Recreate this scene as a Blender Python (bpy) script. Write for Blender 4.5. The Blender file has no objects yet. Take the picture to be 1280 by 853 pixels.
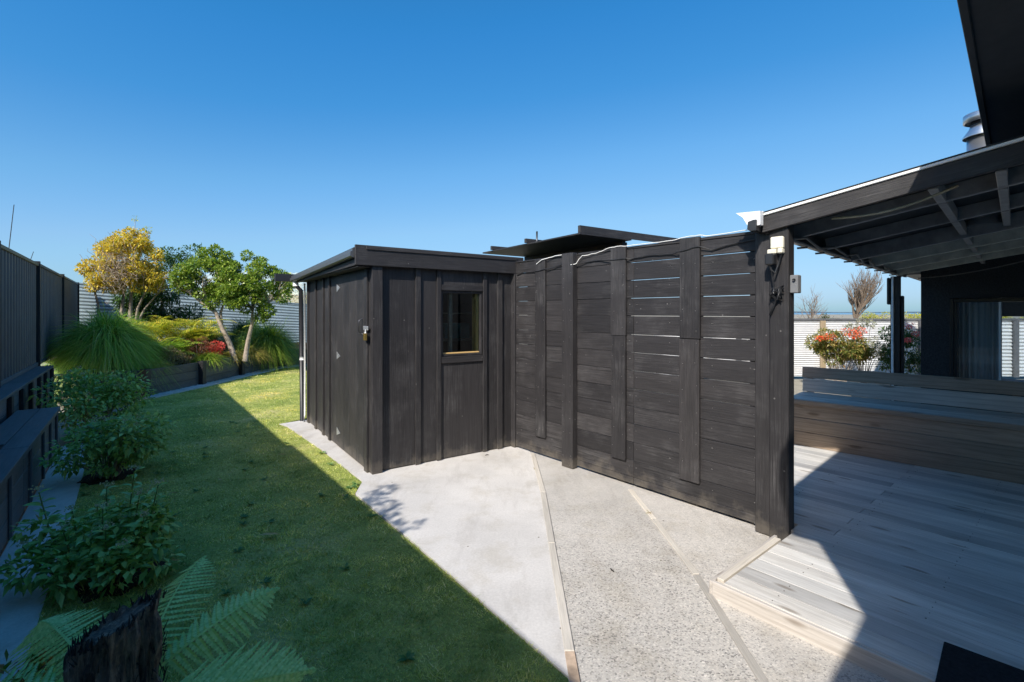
import bpy, bmesh, math, random
import numpy as np
from mathutils import Vector, Matrix
random.seed(7); RNG = np.random.default_rng(11)
R = math.radians
scene = bpy.context.scene
col = scene.collection

# ------------------------------------------------------------------ camera
cam_d = bpy.data.cameras.new('camera'); cam = bpy.data.objects.new('camera', cam_d); col.objects.link(cam)
cam.location = (0, 0, 1.6); cam.rotation_euler = (R(90), 0, 0)
cam_d.lens = 17; cam_d.sensor_width = 36; cam_d.shift_y = -0.0277
cam_d.clip_start = 0.05; cam_d.clip_end = 12000
scene.camera = cam
# ------------------------------------------------------------------ sky, sun, exposure
EXPOSURE = 1.25
SUN = Vector((0.557, 1.10, -1.0))          # the way the light travels
elev = math.atan2(1.0, math.hypot(SUN.x, SUN.y)); azim = math.atan2(-SUN.x, -SUN.y)
world = bpy.data.worlds.new('World'); scene.world = world; world.use_nodes = True
wn = world.node_tree; wn.nodes.clear()
sky = wn.nodes.new('ShaderNodeTexSky'); sky.sky_type = 'NISHITA'; sky.sun_disc = False
sky.sun_elevation = elev; sky.sun_rotation = azim; sky.altitude = 20; sky.air_density = 1.0; sky.dust_density = 0.9; sky.ozone_density = 1.6
bg = wn.nodes.new('ShaderNodeBackground'); bg.inputs[1].default_value = 0.145
wo = wn.nodes.new('ShaderNodeOutputWorld')
# the photograph's response to the sky: one curve per channel, the same over the whole sky
hs = wn.nodes.new('ShaderNodeHueSaturation'); sep = wn.nodes.new('ShaderNodeSeparateColor'); cmb = wn.nodes.new('ShaderNodeCombineColor')
wn.links.new(sky.outputs[0], hs.inputs['Color']); wn.links.new(hs.outputs[0], sep.inputs[0])
CUR = [[(0, 0), (1.05, .03), (1.4, .055), (2.0, .14), (3.15, .27), (7.0, .46), (8.8, 2.4), (30, 17)],
       [(0, 0), (1.76, .225), (2.35, .29), (3.2, .41), (4.78, .555), (7.6, .68), (9.6, 2.6), (30, 17)],
       [(0, 0), (3.13, .59), (4.04, .68), (5.13, .80), (6.54, .88), (8.2, .95), (10.5, 2.4), (30, 14)]]
for ch in range(3):
    dv = wn.nodes.new('ShaderNodeMath'); dv.operation = 'MULTIPLY'; dv.inputs[1].default_value = 1 / 30; wn.links.new(sep.outputs[ch], dv.inputs[0])
    cr_ = wn.nodes.new('ShaderNodeValToRGB'); el = cr_.color_ramp.elements
    while len(el) < len(CUR[ch]): el.new(.5)
    for q, (a, b) in enumerate(CUR[ch]): el[q].position = a / 30; el[q].color = (b * 1.1 / 17, b * 1.1 / 17, b * 1.1 / 17, 1)
    ml = wn.nodes.new('ShaderNodeMath'); ml.operation = 'MULTIPLY'; ml.inputs[1].default_value = 17 / (.12 * 2 ** EXPOSURE)
    wn.links.new(dv.outputs[0], cr_.inputs[0]); wn.links.new(cr_.outputs[0], ml.inputs[0]); wn.links.new(ml.outputs[0], cmb.inputs[ch])
wn.links.new(cmb.outputs[0], bg.inputs[0]); bg.inputs[1].default_value = .12; wn.links.new(bg.outputs[0], wo.inputs[0])
sun_d = bpy.data.lights.new('sun', 'SUN'); sun_d.energy = 2.65; sun_d.angle = R(0.53); sun_d.color = (1, .945, .865)
sun = bpy.data.objects.new('sun', sun_d); col.objects.link(sun); sun.rotation_euler = SUN.to_track_quat('-Z', 'Y').to_euler()
sun.location = (-6, -10, 12)
vs = scene.view_settings; vs.view_transform = 'Standard'; vs.look = 'None'; vs.exposure = EXPOSURE; vs.gamma = 1

# ------------------------------------------------------------------ materials
def newmat(name):
    m = bpy.data.materials.new(name); m.use_nodes = True
    nt = m.node_tree; nt.nodes.clear()
    out = nt.nodes.new('ShaderNodeOutputMaterial'); p = nt.nodes.new('ShaderNodeBsdfPrincipled')
    nt.links.new(p.outputs[0], out.inputs[0])
    return m, nt, p, out
def N(nt, t, **kw):
    n = nt.nodes.new(t)
    for k, v in kw.items():
        if k.startswith('i_'): n.inputs[int(k[2:])].default_value = v
        else: setattr(n, k, v)
    return n
def mapped(nt, scale, rnd=True):
    tc = N(nt, 'ShaderNodeTexCoord'); mp = N(nt, 'ShaderNodeMapping'); mp.inputs['Scale'].default_value = scale
    if rnd:
        oi = N(nt, 'ShaderNodeObjectInfo'); ml = N(nt, 'ShaderNodeMath', operation='MULTIPLY', i_1=37.0)
        ad = N(nt, 'ShaderNodeVectorMath', operation='ADD')
        nt.links.new(oi.outputs['Random'], ml.inputs[0]); nt.links.new(tc.outputs['Object'], ad.inputs[0]); nt.links.new(ml.outputs[0], ad.inputs[1])
        nt.links.new(ad.outputs[0], mp.inputs[0])
    else: nt.links.new(tc.outputs['Object'], mp.inputs[0])
    return mp
def noise(nt, src, scale, detail=5, rough=.6):
    n = N(nt, 'ShaderNodeTexNoise'); n.inputs['Scale'].default_value = scale; n.inputs['Detail'].default_value = detail; n.inputs['Roughness'].default_value = rough
    if src is not None: nt.links.new(src, n.inputs['Vector'])
    return n.outputs[0]
def ramp(nt, fac, stops):
    r = N(nt, 'ShaderNodeValToRGB'); e = r.color_ramp.elements
    while len(e) < len(stops): e.new(.5)
    for k, (p, c) in enumerate(stops): e[k].position = p; e[k].color = (*c, 1)
    nt.links.new(fac, r.inputs[0]); return r.outputs[0]
def mix(nt, fac, a, b, mode='MIX'):
    m = N(nt, 'ShaderNodeMix', data_type='RGBA', blend_type=mode)
    for s, v in ((0, fac), (6, a), (7, b)):
        if hasattr(v, 'links') or isinstance(v, bpy.types.NodeSocket): nt.links.new(v, m.inputs[s])
        else: m.inputs[s].default_value = v if s == 0 else (*v, 1)
    return m.outputs[2]
def bump(nt, p, h, strength, dist=.003):
    b = N(nt, 'ShaderNodeBump'); b.inputs['Strength'].default_value = strength; b.inputs['Distance'].default_value = dist
    nt.links.new(h, b.inputs['Height']); nt.links.new(b.outputs[0], p.inputs['Normal'])
AX = {'x': (1.3, 44, 44), 'y': (44, 1.3, 44), 'z': (44, 44, 1.3)}
_m = {}
def wood(kind, ax):
    """weathered or painted board, grain along one axis of the board"""
    k = kind + ax
    if k in _m: return _m[k]
    m, nt, p, _ = newmat(kind.replace(' ', '_') + '_grain_' + ax)
    base = {'black paint': ((.010, .0092, .0095), (.029, .0272, .0285), (.055, .052, .054)),
            'blue black stain': ((.06, .063, .068), (.115, .12, .128), (.2, .205, .21)),
            'bed sleeper': ((.03, .032, .035), (.062, .066, .072), (.11, .115, .12)),
            'weathered deck': ((.34, .325, .30), (.58, .565, .535), (.78, .77, .75)),
            'deck fascia': ((.34, .30, .265), (.54, .495, .445), (.64, .60, .56)),
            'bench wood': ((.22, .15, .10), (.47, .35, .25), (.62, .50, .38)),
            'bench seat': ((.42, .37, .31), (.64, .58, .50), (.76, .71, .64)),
            'edging wood': ((.33, .30, .26), (.52, .48, .42), (.62, .59, .53)),
            'yellow pine': ((.42, .26, .09), (.55, .36, .14), (.62, .44, .2)),
            'rail pine': ((.22, .16, .09), (.34, .26, .16), (.42, .34, .22))}[kind]
    mp = mapped(nt, AX[ax]); g = noise(nt, mp.outputs[0], 3.2, 7, .68)
    mp2 = mapped(nt, tuple(7.0 if v > 2 else 1.1 for v in AX[ax])); g2 = noise(nt, mp2.outputs[0], 1.3, 4, .6)
    mp3 = mapped(nt, (1, 1, 1)); g3 = noise(nt, mp3.outputs[0], 2.4, 5, .65)
    dark, midc, lite = base
    c = ramp(nt, g, [(.3, dark), (.5, midc), (.72, lite)])
    c2 = ramp(nt, g2, [(.3, tuple(v * .62 for v in midc)), (.7, tuple(min(1, v * 1.25) for v in midc))])
    c = mix(nt, .5, c, c2)
    oi = N(nt, 'ShaderNodeObjectInfo')
    tint = ramp(nt, oi.outputs['Random'], [(0, (.74, .74, .75)), (.5, (1, 1, 1)), (1, (1.22, 1.2, 1.17))])
    c = mix(nt, 1, c, tint, 'MULTIPLY')
    if 'paint' in kind or 'stain' in kind or 'sleeper' in kind:     # chalky rubs where the paint has worn
        ch = ramp(nt, g3, [(.50, (0, 0, 0)), (.72, (1, 1, 1))]); gg = ramp(nt, g, [(.4, (0, 0, 0)), (.62, (1, 1, 1))])
        f = mix(nt, 1, ch, gg, 'MULTIPLY'); f2 = mix(nt, 1, f, (.42, .42, .42), 'MULTIPLY')
        sp = N(nt, 'ShaderNodeSeparateColor'); nt.links.new(f2, sp.inputs[0])
        c = mix(nt, sp.outputs[0], c, (.14, .136, .136))
        ge = N(nt, 'ShaderNodeNewGeometry'); sx = N(nt, 'ShaderNodeSeparateXYZ'); nt.links.new(ge.outputs['Position'], sx.inputs[0])
        nd = noise(nt, ge.outputs['Position'], 6, 5, .65); md = N(nt, 'ShaderNodeMath', operation='MULTIPLY_ADD', i_1=.55, i_2=-.20); nt.links.new(nd, md.inputs[0]); sb_ = N(nt, 'ShaderNodeMath', operation='SUBTRACT'); nt.links.new(sx.outputs[2], sb_.inputs[0]); nt.links.new(md.outputs[0], sb_.inputs[1])
        du = N(nt, 'ShaderNodeMapRange'); du.inputs[1].default_value = .05; du.inputs[2].default_value = -.08; du.inputs[3].default_value = 0; du.inputs[4].default_value = .3; nt.links.new(sb_.outputs[0], du.inputs[0])
        c = mix(nt, du.outputs[0], c, (.22, .19, .15))      # splashed dirt along the foot of the boards
        sc_ = N(nt, 'ShaderNodeTexVoronoi'); sc_.inputs['Scale'].default_value = 7; mps = mapped(nt, (1, 1, 1)); nt.links.new(mps.outputs[0], sc_.inputs[0])
        spk = ramp(nt, sc_.outputs['Distance'], [(0, (1, 1, 1)), (.035, (1, 1, 1)), (.05, (0, 0, 0))]); ss = N(nt, 'ShaderNodeSeparateColor'); nt.links.new(spk, ss.inputs[0]); c = mix(nt, ss.outputs[0], c, (.13, .125, .12))
        p.inputs['Roughness'].default_value = .55; p.inputs['Specular IOR Level'].default_value = .35
    elif kind in ('weathered deck', 'bench wood', 'bench seat', 'deck fascia'):
        w = N(nt, 'ShaderNodeTexWave', wave_type='RINGS'); w.inputs['Scale'].default_value = 1.1; w.inputs['Distortion'].default_value = 6; w.inputs['Detail'].default_value = 3
        mp4 = mapped(nt, tuple(5.8 if v > 2 else .6 for v in AX[ax])); nt.links.new(mp4.outputs[0], w.inputs[0])
        wc = ramp(nt, w.outputs['Fac'], [(0, (.72, .70, .68)), (.35, (1, 1, 1))]); c = mix(nt, .55, c, mix(nt, 1, c, wc, 'MULTIPLY'))
        kn = N(nt, 'ShaderNodeTexVoronoi'); kn.inputs['Scale'].default_value = 1.0
        mp5 = mapped(nt, tuple(2.0 if v < 2 else 7 for v in AX[ax])); nt.links.new(mp5.outputs[0], kn.inputs[0])
        kc = ramp(nt, kn.outputs['Distance'], [(.0, (.32, .27, .22)), (.10, (.5, .45, .4)), (.16, (1, 1, 1))]); c = mix(nt, .8, c, mix(nt, 1, c, kc, 'MULTIPLY'))
        p.inputs['Roughness'].default_value = .62
    else: p.inputs['Roughness'].default_value = .7
    nt.links.new(c, p.inputs['Base Color'])
    bump(nt, p, g, .8, .003)
    _m[k] = m; return m
def plain(name, c, rough=.6, metal=0, var=.25, scale=8, spec=.5, bmp=0):
    if name in _m: return _m[name]
    m, nt, p, _ = newmat(name); mp = mapped(nt, (1, 1, 1)); n = noise(nt, mp.outputs[0], scale, 6, .65)
    nt.links.new(ramp(nt, n, [(.3, tuple(v * (1 - var) for v in c)), (.7, tuple(min(1, v * (1 + var)) for v in c))]), p.inputs['Base Color'])
    p.inputs['Roughness'].default_value = rough; p.inputs['Metallic'].default_value = metal; p.inputs['Specular IOR Level'].default_value = spec
    if bmp: bump(nt, p, n, bmp, .004)
    _m[name] = m; return m
def leafmat(name, cols, rough=.5, trans=.35, spec=.35):
    """each leaf takes its own colour from a range; light passes through"""
    if name in _m: return _m[name]
    m, nt, p, out = newmat(name); g = N(nt, 'ShaderNodeNewGeometry')
    c = ramp(nt, g.outputs['Random Per Island'], [(k / (len(cols) - 1), tuple(min(.8, v * 1.4) for v in cc)) for k, cc in enumerate(cols)])
    nt.links.new(c, p.inputs['Base Color']); p.inputs['Roughness'].default_value = rough; p.inputs['Specular IOR Level'].default_value = spec
    t = N(nt, 'ShaderNodeBsdfTranslucent'); c2 = mix(nt, 1, c, (1.25, 1.3, .7), 'MULTIPLY'); nt.links.new(c2, t.inputs[0])
    ms = N(nt, 'ShaderNodeMixShader'); ms.inputs[0].default_value = trans
    nt.links.new(p.outputs[0], ms.inputs[1]); nt.links.new(t.outputs[0], ms.inputs[2]); nt.links.new(ms.outputs[0], out.inputs[0])
    _m[name] = m; return m
def concrete(name, base, agg, stains):
    m, nt, p, _ = newmat(name); mp = mapped(nt, (1, 1, 1), False)
    big = noise(nt, mp.outputs[0], 1.6, 5, .6); fine = noise(nt, mp.outputs[0], 70, 6, .7)
    c = ramp(nt, big, [(.3, tuple(v * .86 for v in base)), (.55, base), (.75, tuple(min(.85, v * 1.1) for v in base))])
    c = mix(nt, 1, c, ramp(nt, fine, [(.3, (.86, .86, .86)), (.7, (1.08, 1.08, 1.08))]), 'MULTIPLY')
    if agg:
        v = N(nt, 'ShaderNodeTexVoronoi'); v.inputs['Scale'].default_value = 135; nt.links.new(mp.outputs[0], v.inputs[0])
        sc = N(nt, 'ShaderNodeSeparateColor'); nt.links.new(v.outputs['Color'], sc.inputs[0])
        st = ramp(nt, sc.outputs[0], [(0, (.42, .42, .43)), (.12, (.70, .69, .68)), (.25, (.96, .95, .93)), (.6, (1.05, 1.04, 1.02)), (.86, (1.15, 1.12, 1.08)), (1, (1.4, 1.38, 1.35))])
        worn = noise(nt, mp.outputs[0], 1.1, 3, .5); sp = N(nt, 'ShaderNodeSeparateXYZ'); tc = N(nt, 'ShaderNodeTexCoord'); nt.links.new(tc.outputs['Object'], sp.inputs[0])
        # the stones show more where feet have worn the skin off, away from the screen
        mr = N(nt, 'ShaderNodeMapRange'); mr.inputs[1].default_value = 4.6; mr.inputs[2].default_value = 3.0; mr.inputs[3].default_value = .1; mr.inputs[4].default_value = agg
        nt.links.new(sp.outputs[1], mr.inputs[0]); ad = N(nt, 'ShaderNodeMath', operation='MULTIPLY_ADD', i_1=1.2, i_2=.4); nt.links.new(worn, ad.inputs[0])
        mu = N(nt, 'ShaderNodeMath', operation='MULTIPLY', use_clamp=True); nt.links.new(mr.outputs[0], mu.inputs[0]); nt.links.new(ad.outputs[0], mu.inputs[1])
        c = mix(nt, mu.outputs[0], c, mix(nt, 1, c, st, 'MULTIPLY'))
        bump(nt, p, v.outputs['Distance'], .35, .004)
    else: bump(nt, p, fine, .4, .002)
    if stains:
        s = noise(nt, mp.outputs[0], 2.7, 6, .7)
        c = mix(nt, .5, c, mix(nt, 1, c, ramp(nt, s, [(.36, (.80, .77, .70)), (.5, (1, 1, 1))]), 'MULTIPLY'))
        st_ = N(nt, 'ShaderNodeMapping'); st_.inputs['Scale'].default_value = (5, 1.1, 1); st_.inputs['Rotation'].default_value = (0, 0, .5); tc2 = N(nt, 'ShaderNodeTexCoord'); nt.links.new(tc2.outputs['Object'], st_.inputs[0]); sn = noise(nt, st_.outputs[0], 1.3, 6, .65)
        c = mix(nt, .6, c, mix(nt, 1, c, ramp(nt, sn, [(.52, (1, 1, 1)), (.62, (.84, .83, .82)), (.70, (1, 1, 1))]), 'MULTIPLY'))
        d = N(nt, 'ShaderNodeTexVoronoi'); d.inputs['Scale'].default_value = 4.5; nt.links.new(mp.outputs[0], d.inputs[0])
        c = mix(nt, 1, c, ramp(nt, d.outputs['Distance'], [(.0, (.35, .32, .28)), (.028, (.4, .37, .33)), (.04, (1, 1, 1))]), 'MULTIPLY')
    nt.links.new(c, p.inputs['Base Color']); p.inputs['Roughness'].default_value = .85; p.inputs['Specular IOR Level'].default_value = .25
    return m
def soilmat(name, a, b, sc=9):
    m, nt, p, _ = newmat(name); mp = mapped(nt, (1, 1, 1), False); n = noise(nt, mp.outputs[0], sc, 8, .75); n2 = noise(nt, mp.outputs[0], .9, 4, .6)
    c = mix(nt, .5, ramp(nt, n, [(.35, a), (.65, b)]), ramp(nt, n2, [(.35, a), (.65, b)]))
    nt.links.new(c, p.inputs['Base Color']); p.inputs['Roughness'].default_value = .95; p.inputs['Specular IOR Level'].default_value = .15; bump(nt, p, n, .8, .01); return m

# ------------------------------------------------------------------ object helpers
def tag(o, label=None, cat=None, group=None, kind=None):
    if label: o['label'] = label
    if cat: o['category'] = cat
    if group: o['group'] = group
    if kind: o['kind'] = kind
    return o
def empty(name, loc=(0, 0, 0), rz=0, label=None, cat=None, group=None, kind=None, parent=None):
    o = bpy.data.objects.new(name, None); col.objects.link(o); o.location = loc; o.rotation_euler = (0, 0, rz); o.empty_display_size = .1
    if parent: o.parent = parent
    return tag(o, label, cat, group, kind)
def link(name, me, mat=None, parent=None, loc=(0, 0, 0), rot=(0, 0, 0), kind=None):
    if mat is not None and not me.materials: me.materials.append(mat)
    o = bpy.data.objects.new(name, me); col.objects.link(o); o.location = loc; o.rotation_euler = rot
    if parent: o.parent = parent
    if kind: o['kind'] = kind
    return o
_bc = {}
def block(name, parent, lo, hi, mat, rot=(0, 0, 0), bev=.003, kind=None):
    """one board or block between two corners in its parent's axes, with worn edges; alike ones share a mesh"""
    lo, hi = Vector(lo), Vector(hi); d = hi - lo; d = Vector([abs(v) for v in d]); c = (lo + hi) / 2
    key = (round(d.x, 4), round(d.y, 4), round(d.z, 4), mat.name, bev)
    me = _bc.get(key)
    if me is None:
        bm = bmesh.new(); bmesh.ops.create_cube(bm, size=1); bmesh.ops.scale(bm, vec=d, verts=bm.verts)
        if bev: bmesh.ops.bevel(bm, geom=bm.edges[:], offset=min(bev, min(d) * .3), segments=1, affect='EDGES')
        me = bpy.data.meshes.new(name); bm.to_mesh(me); bm.free(); me.materials.append(mat); _bc[key] = me
    return link(name, me, None, parent, c, rot, kind)
def mesh(name, verts, faces, mat=None, smooth=False):
    me = bpy.data.meshes.new(name); me.from_pydata([tuple(v) for v in verts], [], faces); me.validate(); me.update()
    if mat: me.materials.append(mat)
    if smooth: me.polygons.foreach_set('use_smooth', [True] * len(me.polygons))
    return me
def prism(poly, z0, z1):
    n = len(poly); v = [(x, y, z0) for x, y in poly] + [(x, y, z1) for x, y in poly]
    area = sum(poly[i][0] * poly[(i + 1) % n][1] - poly[(i + 1) % n][0] * poly[i][1] for i in range(n))
    f = [tuple(range(n))[::-1], tuple(range(n, 2 * n))] + [(i, (i + 1) % n, n + (i + 1) % n, n + i) for i in range(n)]
    if area < 0: f = [t[::-1] for t in f]
    return v, f
def tube(path, rad, seg=8, cap=True):
    """verts, faces of a tapered tube along a path"""
    path = [Vector(p) for p in path]; n = len(path)
    if not hasattr(rad, '__len__'): rad = [rad] * n
    V, F = [], []; up = Vector((.13, .31, .94))
    for i, p in enumerate(path):
        t = (path[min(i + 1, n - 1)] - path[max(i - 1, 0)]).normalized()
        a = t.cross(up)
        if a.length < .05: a = t.cross(Vector((1, 0, 0)))
        a.normalize(); b = t.cross(a)
        for k in range(seg):
            w = 2 * math.pi * k / seg; V.append(p + (a * math.cos(w) + b * math.sin(w)) * rad[i])
    for i in range(n - 1):
        for k in range(seg):
            k2 = (k + 1) % seg; F.append((i * seg + k, i * seg + k2, (i + 1) * seg + k2, (i + 1) * seg + k))
    if cap: F.append(tuple(range(seg))); F.append(tuple(range((n - 1) * seg, n * seg))[::-1])
    return V, F
class Many:
    def __init__(s): s.v = []; s.f = []
    def add(s, vf):
        o = len(s.v); s.v += list(vf[0]); s.f += [tuple(i + o for i in t) for t in vf[1]]; return s
    def obj(s, name, mat, parent=None, smooth=True, kind=None, loc=(0, 0, 0)): return link(name, mesh(name, s.v, s.f, mat, smooth), None, parent, loc, kind=kind)
def npmesh(name, V, F, mat):
    """V (n,3), F (m,k) -> mesh"""
    me = bpy.data.meshes.new(name); V = np.asarray(V, np.float32); F = np.asarray(F, np.int32); m, k = F.shape
    me.vertices.add(len(V)); me.vertices.foreach_set('co', V.ravel()); me.loops.add(m * k); me.loops.foreach_set('vertex_index', F.ravel())
    me.polygons.add(m); me.polygons.foreach_set('loop_start', np.arange(0, m * k, k, dtype=np.int32)); me.polygons.foreach_set('loop_total', np.full(m, k, np.int32))
    me.update(calc_edges=True); me.materials.append(mat); return me
def unit(a): return a / (np.linalg.norm(a, axis=1, keepdims=True) + 1e-9)
def leaves(P, D, L, W, fold=.25, droop=.2):
    """P bases, D directions, L lengths, W widths: pointed folded leaves, one island each"""
    n = len(P); D = unit(D); S = unit(np.cross(D, np.tile([0, 0, 1.], (n, 1)) + RNG.normal(0, .35, (n, 3)))); U = np.cross(S, D)
    L = np.broadcast_to(L, n)[:, None]; W = np.broadcast_to(W, n)[:, None]
    dz = np.zeros((n, 3)); dz[:, 2] = -1
    a = P; m1 = P + D * L * .5 - U * W * fold * .5; t = P + D * L + dz * L * droop
    l = P + D * L * .48 + S * W * .5; r = P + D * L * .48 - S * W * .5
    V = np.stack([a, l, m1, r, t], 1).reshape(-1, 3); b = np.arange(n)[:, None] * 5
    F = np.concatenate([b + [0, 2, 1], b + [1, 2, 4], b + [0, 3, 2], b + [2, 3, 4]], 1).reshape(-1, 3)
    return V, F
def blades(P, D, L, W, bend=.6, seg=3):
    """thin arching blades; strips of seg quads"""
    n = len(P); D = unit(D); L = np.broadcast_to(L, n)[:, None]; W = np.broadcast_to(W, n)[:, None]; bend = np.broadcast_to(bend, n)[:, None]
    S = unit(np.cross(D, np.tile([0, 0, 1.], (n, 1)) + RNG.normal(0, .2, (n, 3)))); rows = []
    H = D.copy(); H[:, 2] = 0; H = unit(H)
    for k in range(seg + 1):
        t = k / seg; p = P + D * L * t + (H * .25 - np.array([0, 0, 1.])) * bend * L * t * t; w = W * (1 - t) ** .7 * .5 + .0002
        rows += [p - S * w, p + S * w]
    V = np.stack(rows, 1).reshape(-1, 3); m = 2 * (seg + 1); b = np.arange(n)[:, None] * m; F = []
    for k in range(seg): F.append(b + [2 * k, 2 * k + 1, 2 * k + 3, 2 * k + 2])
    return V, np.concatenate(F, 1).reshape(-1, 4)
def inside(poly, P):
    x, y = P[:, 0], P[:, 1]; r = np.zeros(len(P), bool); n = len(poly)
    for i in range(n):
        x0, y0 = poly[i]; x1, y1 = poly[(i + 1) % n]
        if y0 == y1: continue
        c = ((y0 > y) != (y1 > y)) & (x < (x1 - x0) * (y - y0) / (y1 - y0) + x0); r ^= c
    return r

# ================================================================== GROUND
GR = soilmat('dry_ground', (.24, .22, .17), (.36, .33, .27), 2)
s = 6000
ground = link('ground', mesh('ground', [(-s, -s, -.06), (s, -s, -.06), (s, s, -.06), (-s, s, -.06)], [(0, 1, 2, 3)], GR), kind='structure')
m, nt, p, _ = newmat('sea_water'); p.inputs['Base Color'].default_value = (.09, .2, .3, 1); p.inputs['Roughness'].default_value = .25
link('sea', mesh('sea', [(60, 420, -.02), (4000, 420, -.02), (5000, 5500, -.02), (-200, 5500, -.02)], [(0, 1, 2, 3)], m), kind='structure')
hv, hf = [], []
hm = plain('haze_tinted_forest', (.045, .075, .10), .95, 0, .2, .01)  # blue-grey tint stands in for haze over the distant forest
for i in range(61):
    x = -3500 + i * 180; h = 9 + 8 * math.sin(i * .41) * math.sin(i * .13 + 1) + 3 * math.sin(i * 1.7)
    if i > 26: h *= .75
    hv += [(x, 3100, -3), (x, 3300, h), (x, 4200, h * 1.1), (x, 4400, -3)]
for i in range(60):
    a = i * 4
    for k in range(3): hf.append((a + k, a + 4 + k, a + 5 + k, a + 1 + k))
link('hills', mesh('hills', hv, hf, hm), kind='structure')

CONC_A = concrete('smooth_pale_concrete', (.60, .575, .545), 0, True)
CONC_B = concrete('exposed_stone_concrete', (.49, .465, .43), .95, True)
CONC_C = concrete('fine_stone_concrete', (.53, .50, .46), .65, True)
CONC_D = concrete('old_grey_concrete', (.62, .59, .54), 0, True)
def sheet(name, poly, z, mat, thick=.05): return link(name, mesh(name, *prism(poly, z - thick, z), mat), kind='structure')
# left smooth panel: shed slab rim, corner, along the grass
sheet('concrete_path', [(-3.35, 6.95), (-3.15, 6.80), (-2.27, 5.72), (-1.42, 4.60), (-1.385, 4.28), (-.67, 3.35), (.247, 2.13), (.250, 1.4), (.252, 1.45), (.25, 2.55), (.253, 3.35), (.254, 4.3), (.215, 5.5), (.16, 5.8), (-2.0, 8.4)], 0.0, CONC_A)
sheet('concrete_panel', [(.256, 1.2), (1.05, 1.2), (1.105, 2.9), (1.10, 3.75), (1.06, 4.40), (.14, 5.95), (.20, 5.5), (.250, 4.3), (.250, 2.5)], -.004, CONC_B)
sheet('concrete_panel', [(.256, 1.25), (.3, -4), (6, -4), (6, 2), (2.6, 3.4), (1.2, 5.2), (.3, 6.3), (.1, 6.2), (.235, 4.0)], -.0078, CONC_C)
LB0 = Vector((-5.195, 5.56))                     # end of the sleeper seat at the left
A38 = math.atan2(.616, .788)
def L(x, y, z=0):                                # along the left boundary: x towards the lawn, y away from the camera
    return (LB0.x + x * .788 - y * .616, LB0.y + x * .616 + y * .788, z)
sheet('concrete_strip', [L(-.02, -8)[:2], L(.27, -8)[:2], L(.28, -2)[:2], L(.25, .3)[:2], L(-.02, .3)[:2]], .0, CONC_D)
LAWN = [L(.27, -8)[:2], L(.28, -2)[:2], L(.25, .3)[:2], L(.2, 1.5)[:2], (-6.85, 8.95), (-6.72, 9.1), (-6.62, 10.6), (-6.65, 12.2), (-6.6, 14.0), (-5.9, 14.7), (-3, 16.5), (0, 14), (-2.6, 8.4), (-3.35, 6.95), (-3.15, 6.78), (-2.27, 5.70), (-1.42, 4.58), (-1.395, 4.27), (-.675, 3.34), (.246, 2.12), (.9, 1.1), (1.2, -3), (.5, -4)]
m, nt, p, _ = newmat('lawn_thatch'); mp = mapped(nt, (1, 1, 1), False)
n1 = noise(nt, mp.outputs[0], 1.1, 5, .6); n2 = noise(nt, mp.outputs[0], 45, 5, .7)
c = mix(nt, 1, ramp(nt, n1, [(.35, (.24, .30, .07)), (.55, (.40, .42, .12)), (.7, (.55, .50, .22))]), ramp(nt, n2, [(.3, (.6, .6, .6)), (.7, (1.2, 1.2, 1.2))]), 'MULTIPLY')
nt.links.new(c, p.inputs['Base Color']); p.inputs['Roughness'].default_value = .95; p.inputs['Specular IOR Level'].default_value = .1; bump(nt, p, n2, 1, .01)
sheet('lawn', LAWN, -.006, m)
SOIL = soilmat('dark_garden_soil', (.028, .02, .013), (.07, .05, .033), 22)

# grass: short mown blades, thinner with distance
m, nt, p, out = newmat('grass_blade'); g = N(nt, 'ShaderNodeNewGeometry'); tc = N(nt, 'ShaderNodeTexCoord')
pn = noise(nt, tc.outputs['Object'], .9, 5, .62); pn2 = noise(nt, tc.outputs['Object'], 3.6, 4, .6)
c1 = ramp(nt, g.outputs['Random Per Island'], [(0, (.22, .30, .05)), (.4, (.54, .60, .13)), (.75, (.76, .76, .24)), (1, (.95, .88, .52))])
c = mix(nt, 1, c1, ramp(nt, pn, [(.32, (.50, .66, .5)), (.5, (1, 1, 1)), (.66, (1.35, 1.12, 1.0))]), 'MULTIPLY')
c = mix(nt, 1, c, ramp(nt, pn2, [(.36, (.55, .66, .55)), (.6, (1.15, 1.12, 1.05))]), 'MULTIPLY')
nt.links.new(c, p.inputs['Base Color']); p.inputs['Roughness'].default_value = .55; p.inputs['Specular IOR Level'].default_value = .25
t = N(nt, 'ShaderNodeBsdfTranslucent'); nt.links.new(c, t.inputs[0]); ms = N(nt, 'ShaderNodeMixShader'); ms.inputs[0].default_value = .3
nt.links.new(p.outputs[0], ms.inputs[1]); nt.links.new(t.outputs[0], ms.inputs[2]); nt.links.new(ms.outputs[0], out.inputs[0])
GM = m
n = 2600000
P = np.stack([RNG.uniform(-7.2, 1.2, n), 1.0 + 15.0 * RNG.uniform(0, 1, n) ** 1.0], 1)
d = np.maximum(np.hypot(P[:, 0], P[:, 1]), 1.2)
P = P[RNG.uniform(0, 1, n) < np.minimum(1, (2.6 / d) ** 1.5)]
ok = inside(LAWN, P) & (np.abs(P[:, 0]) / P[:, 1] < 1.12); P = P[ok]
d = np.hypot(P[:, 0], P[:, 1]); k = len(P)
P3 = np.concatenate([P, np.full((k, 1), -.008)], 1); D = RNG.normal(0, .42, (k, 3)); D[:, 2] = 1
patch = .75 + .5 * np.sin(P[:, 0] * 2.3 + np.sin(P[:, 1] * 1.7) * 2) * np.sin(P[:, 1] * 2.9 + P[:, 0])
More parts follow.
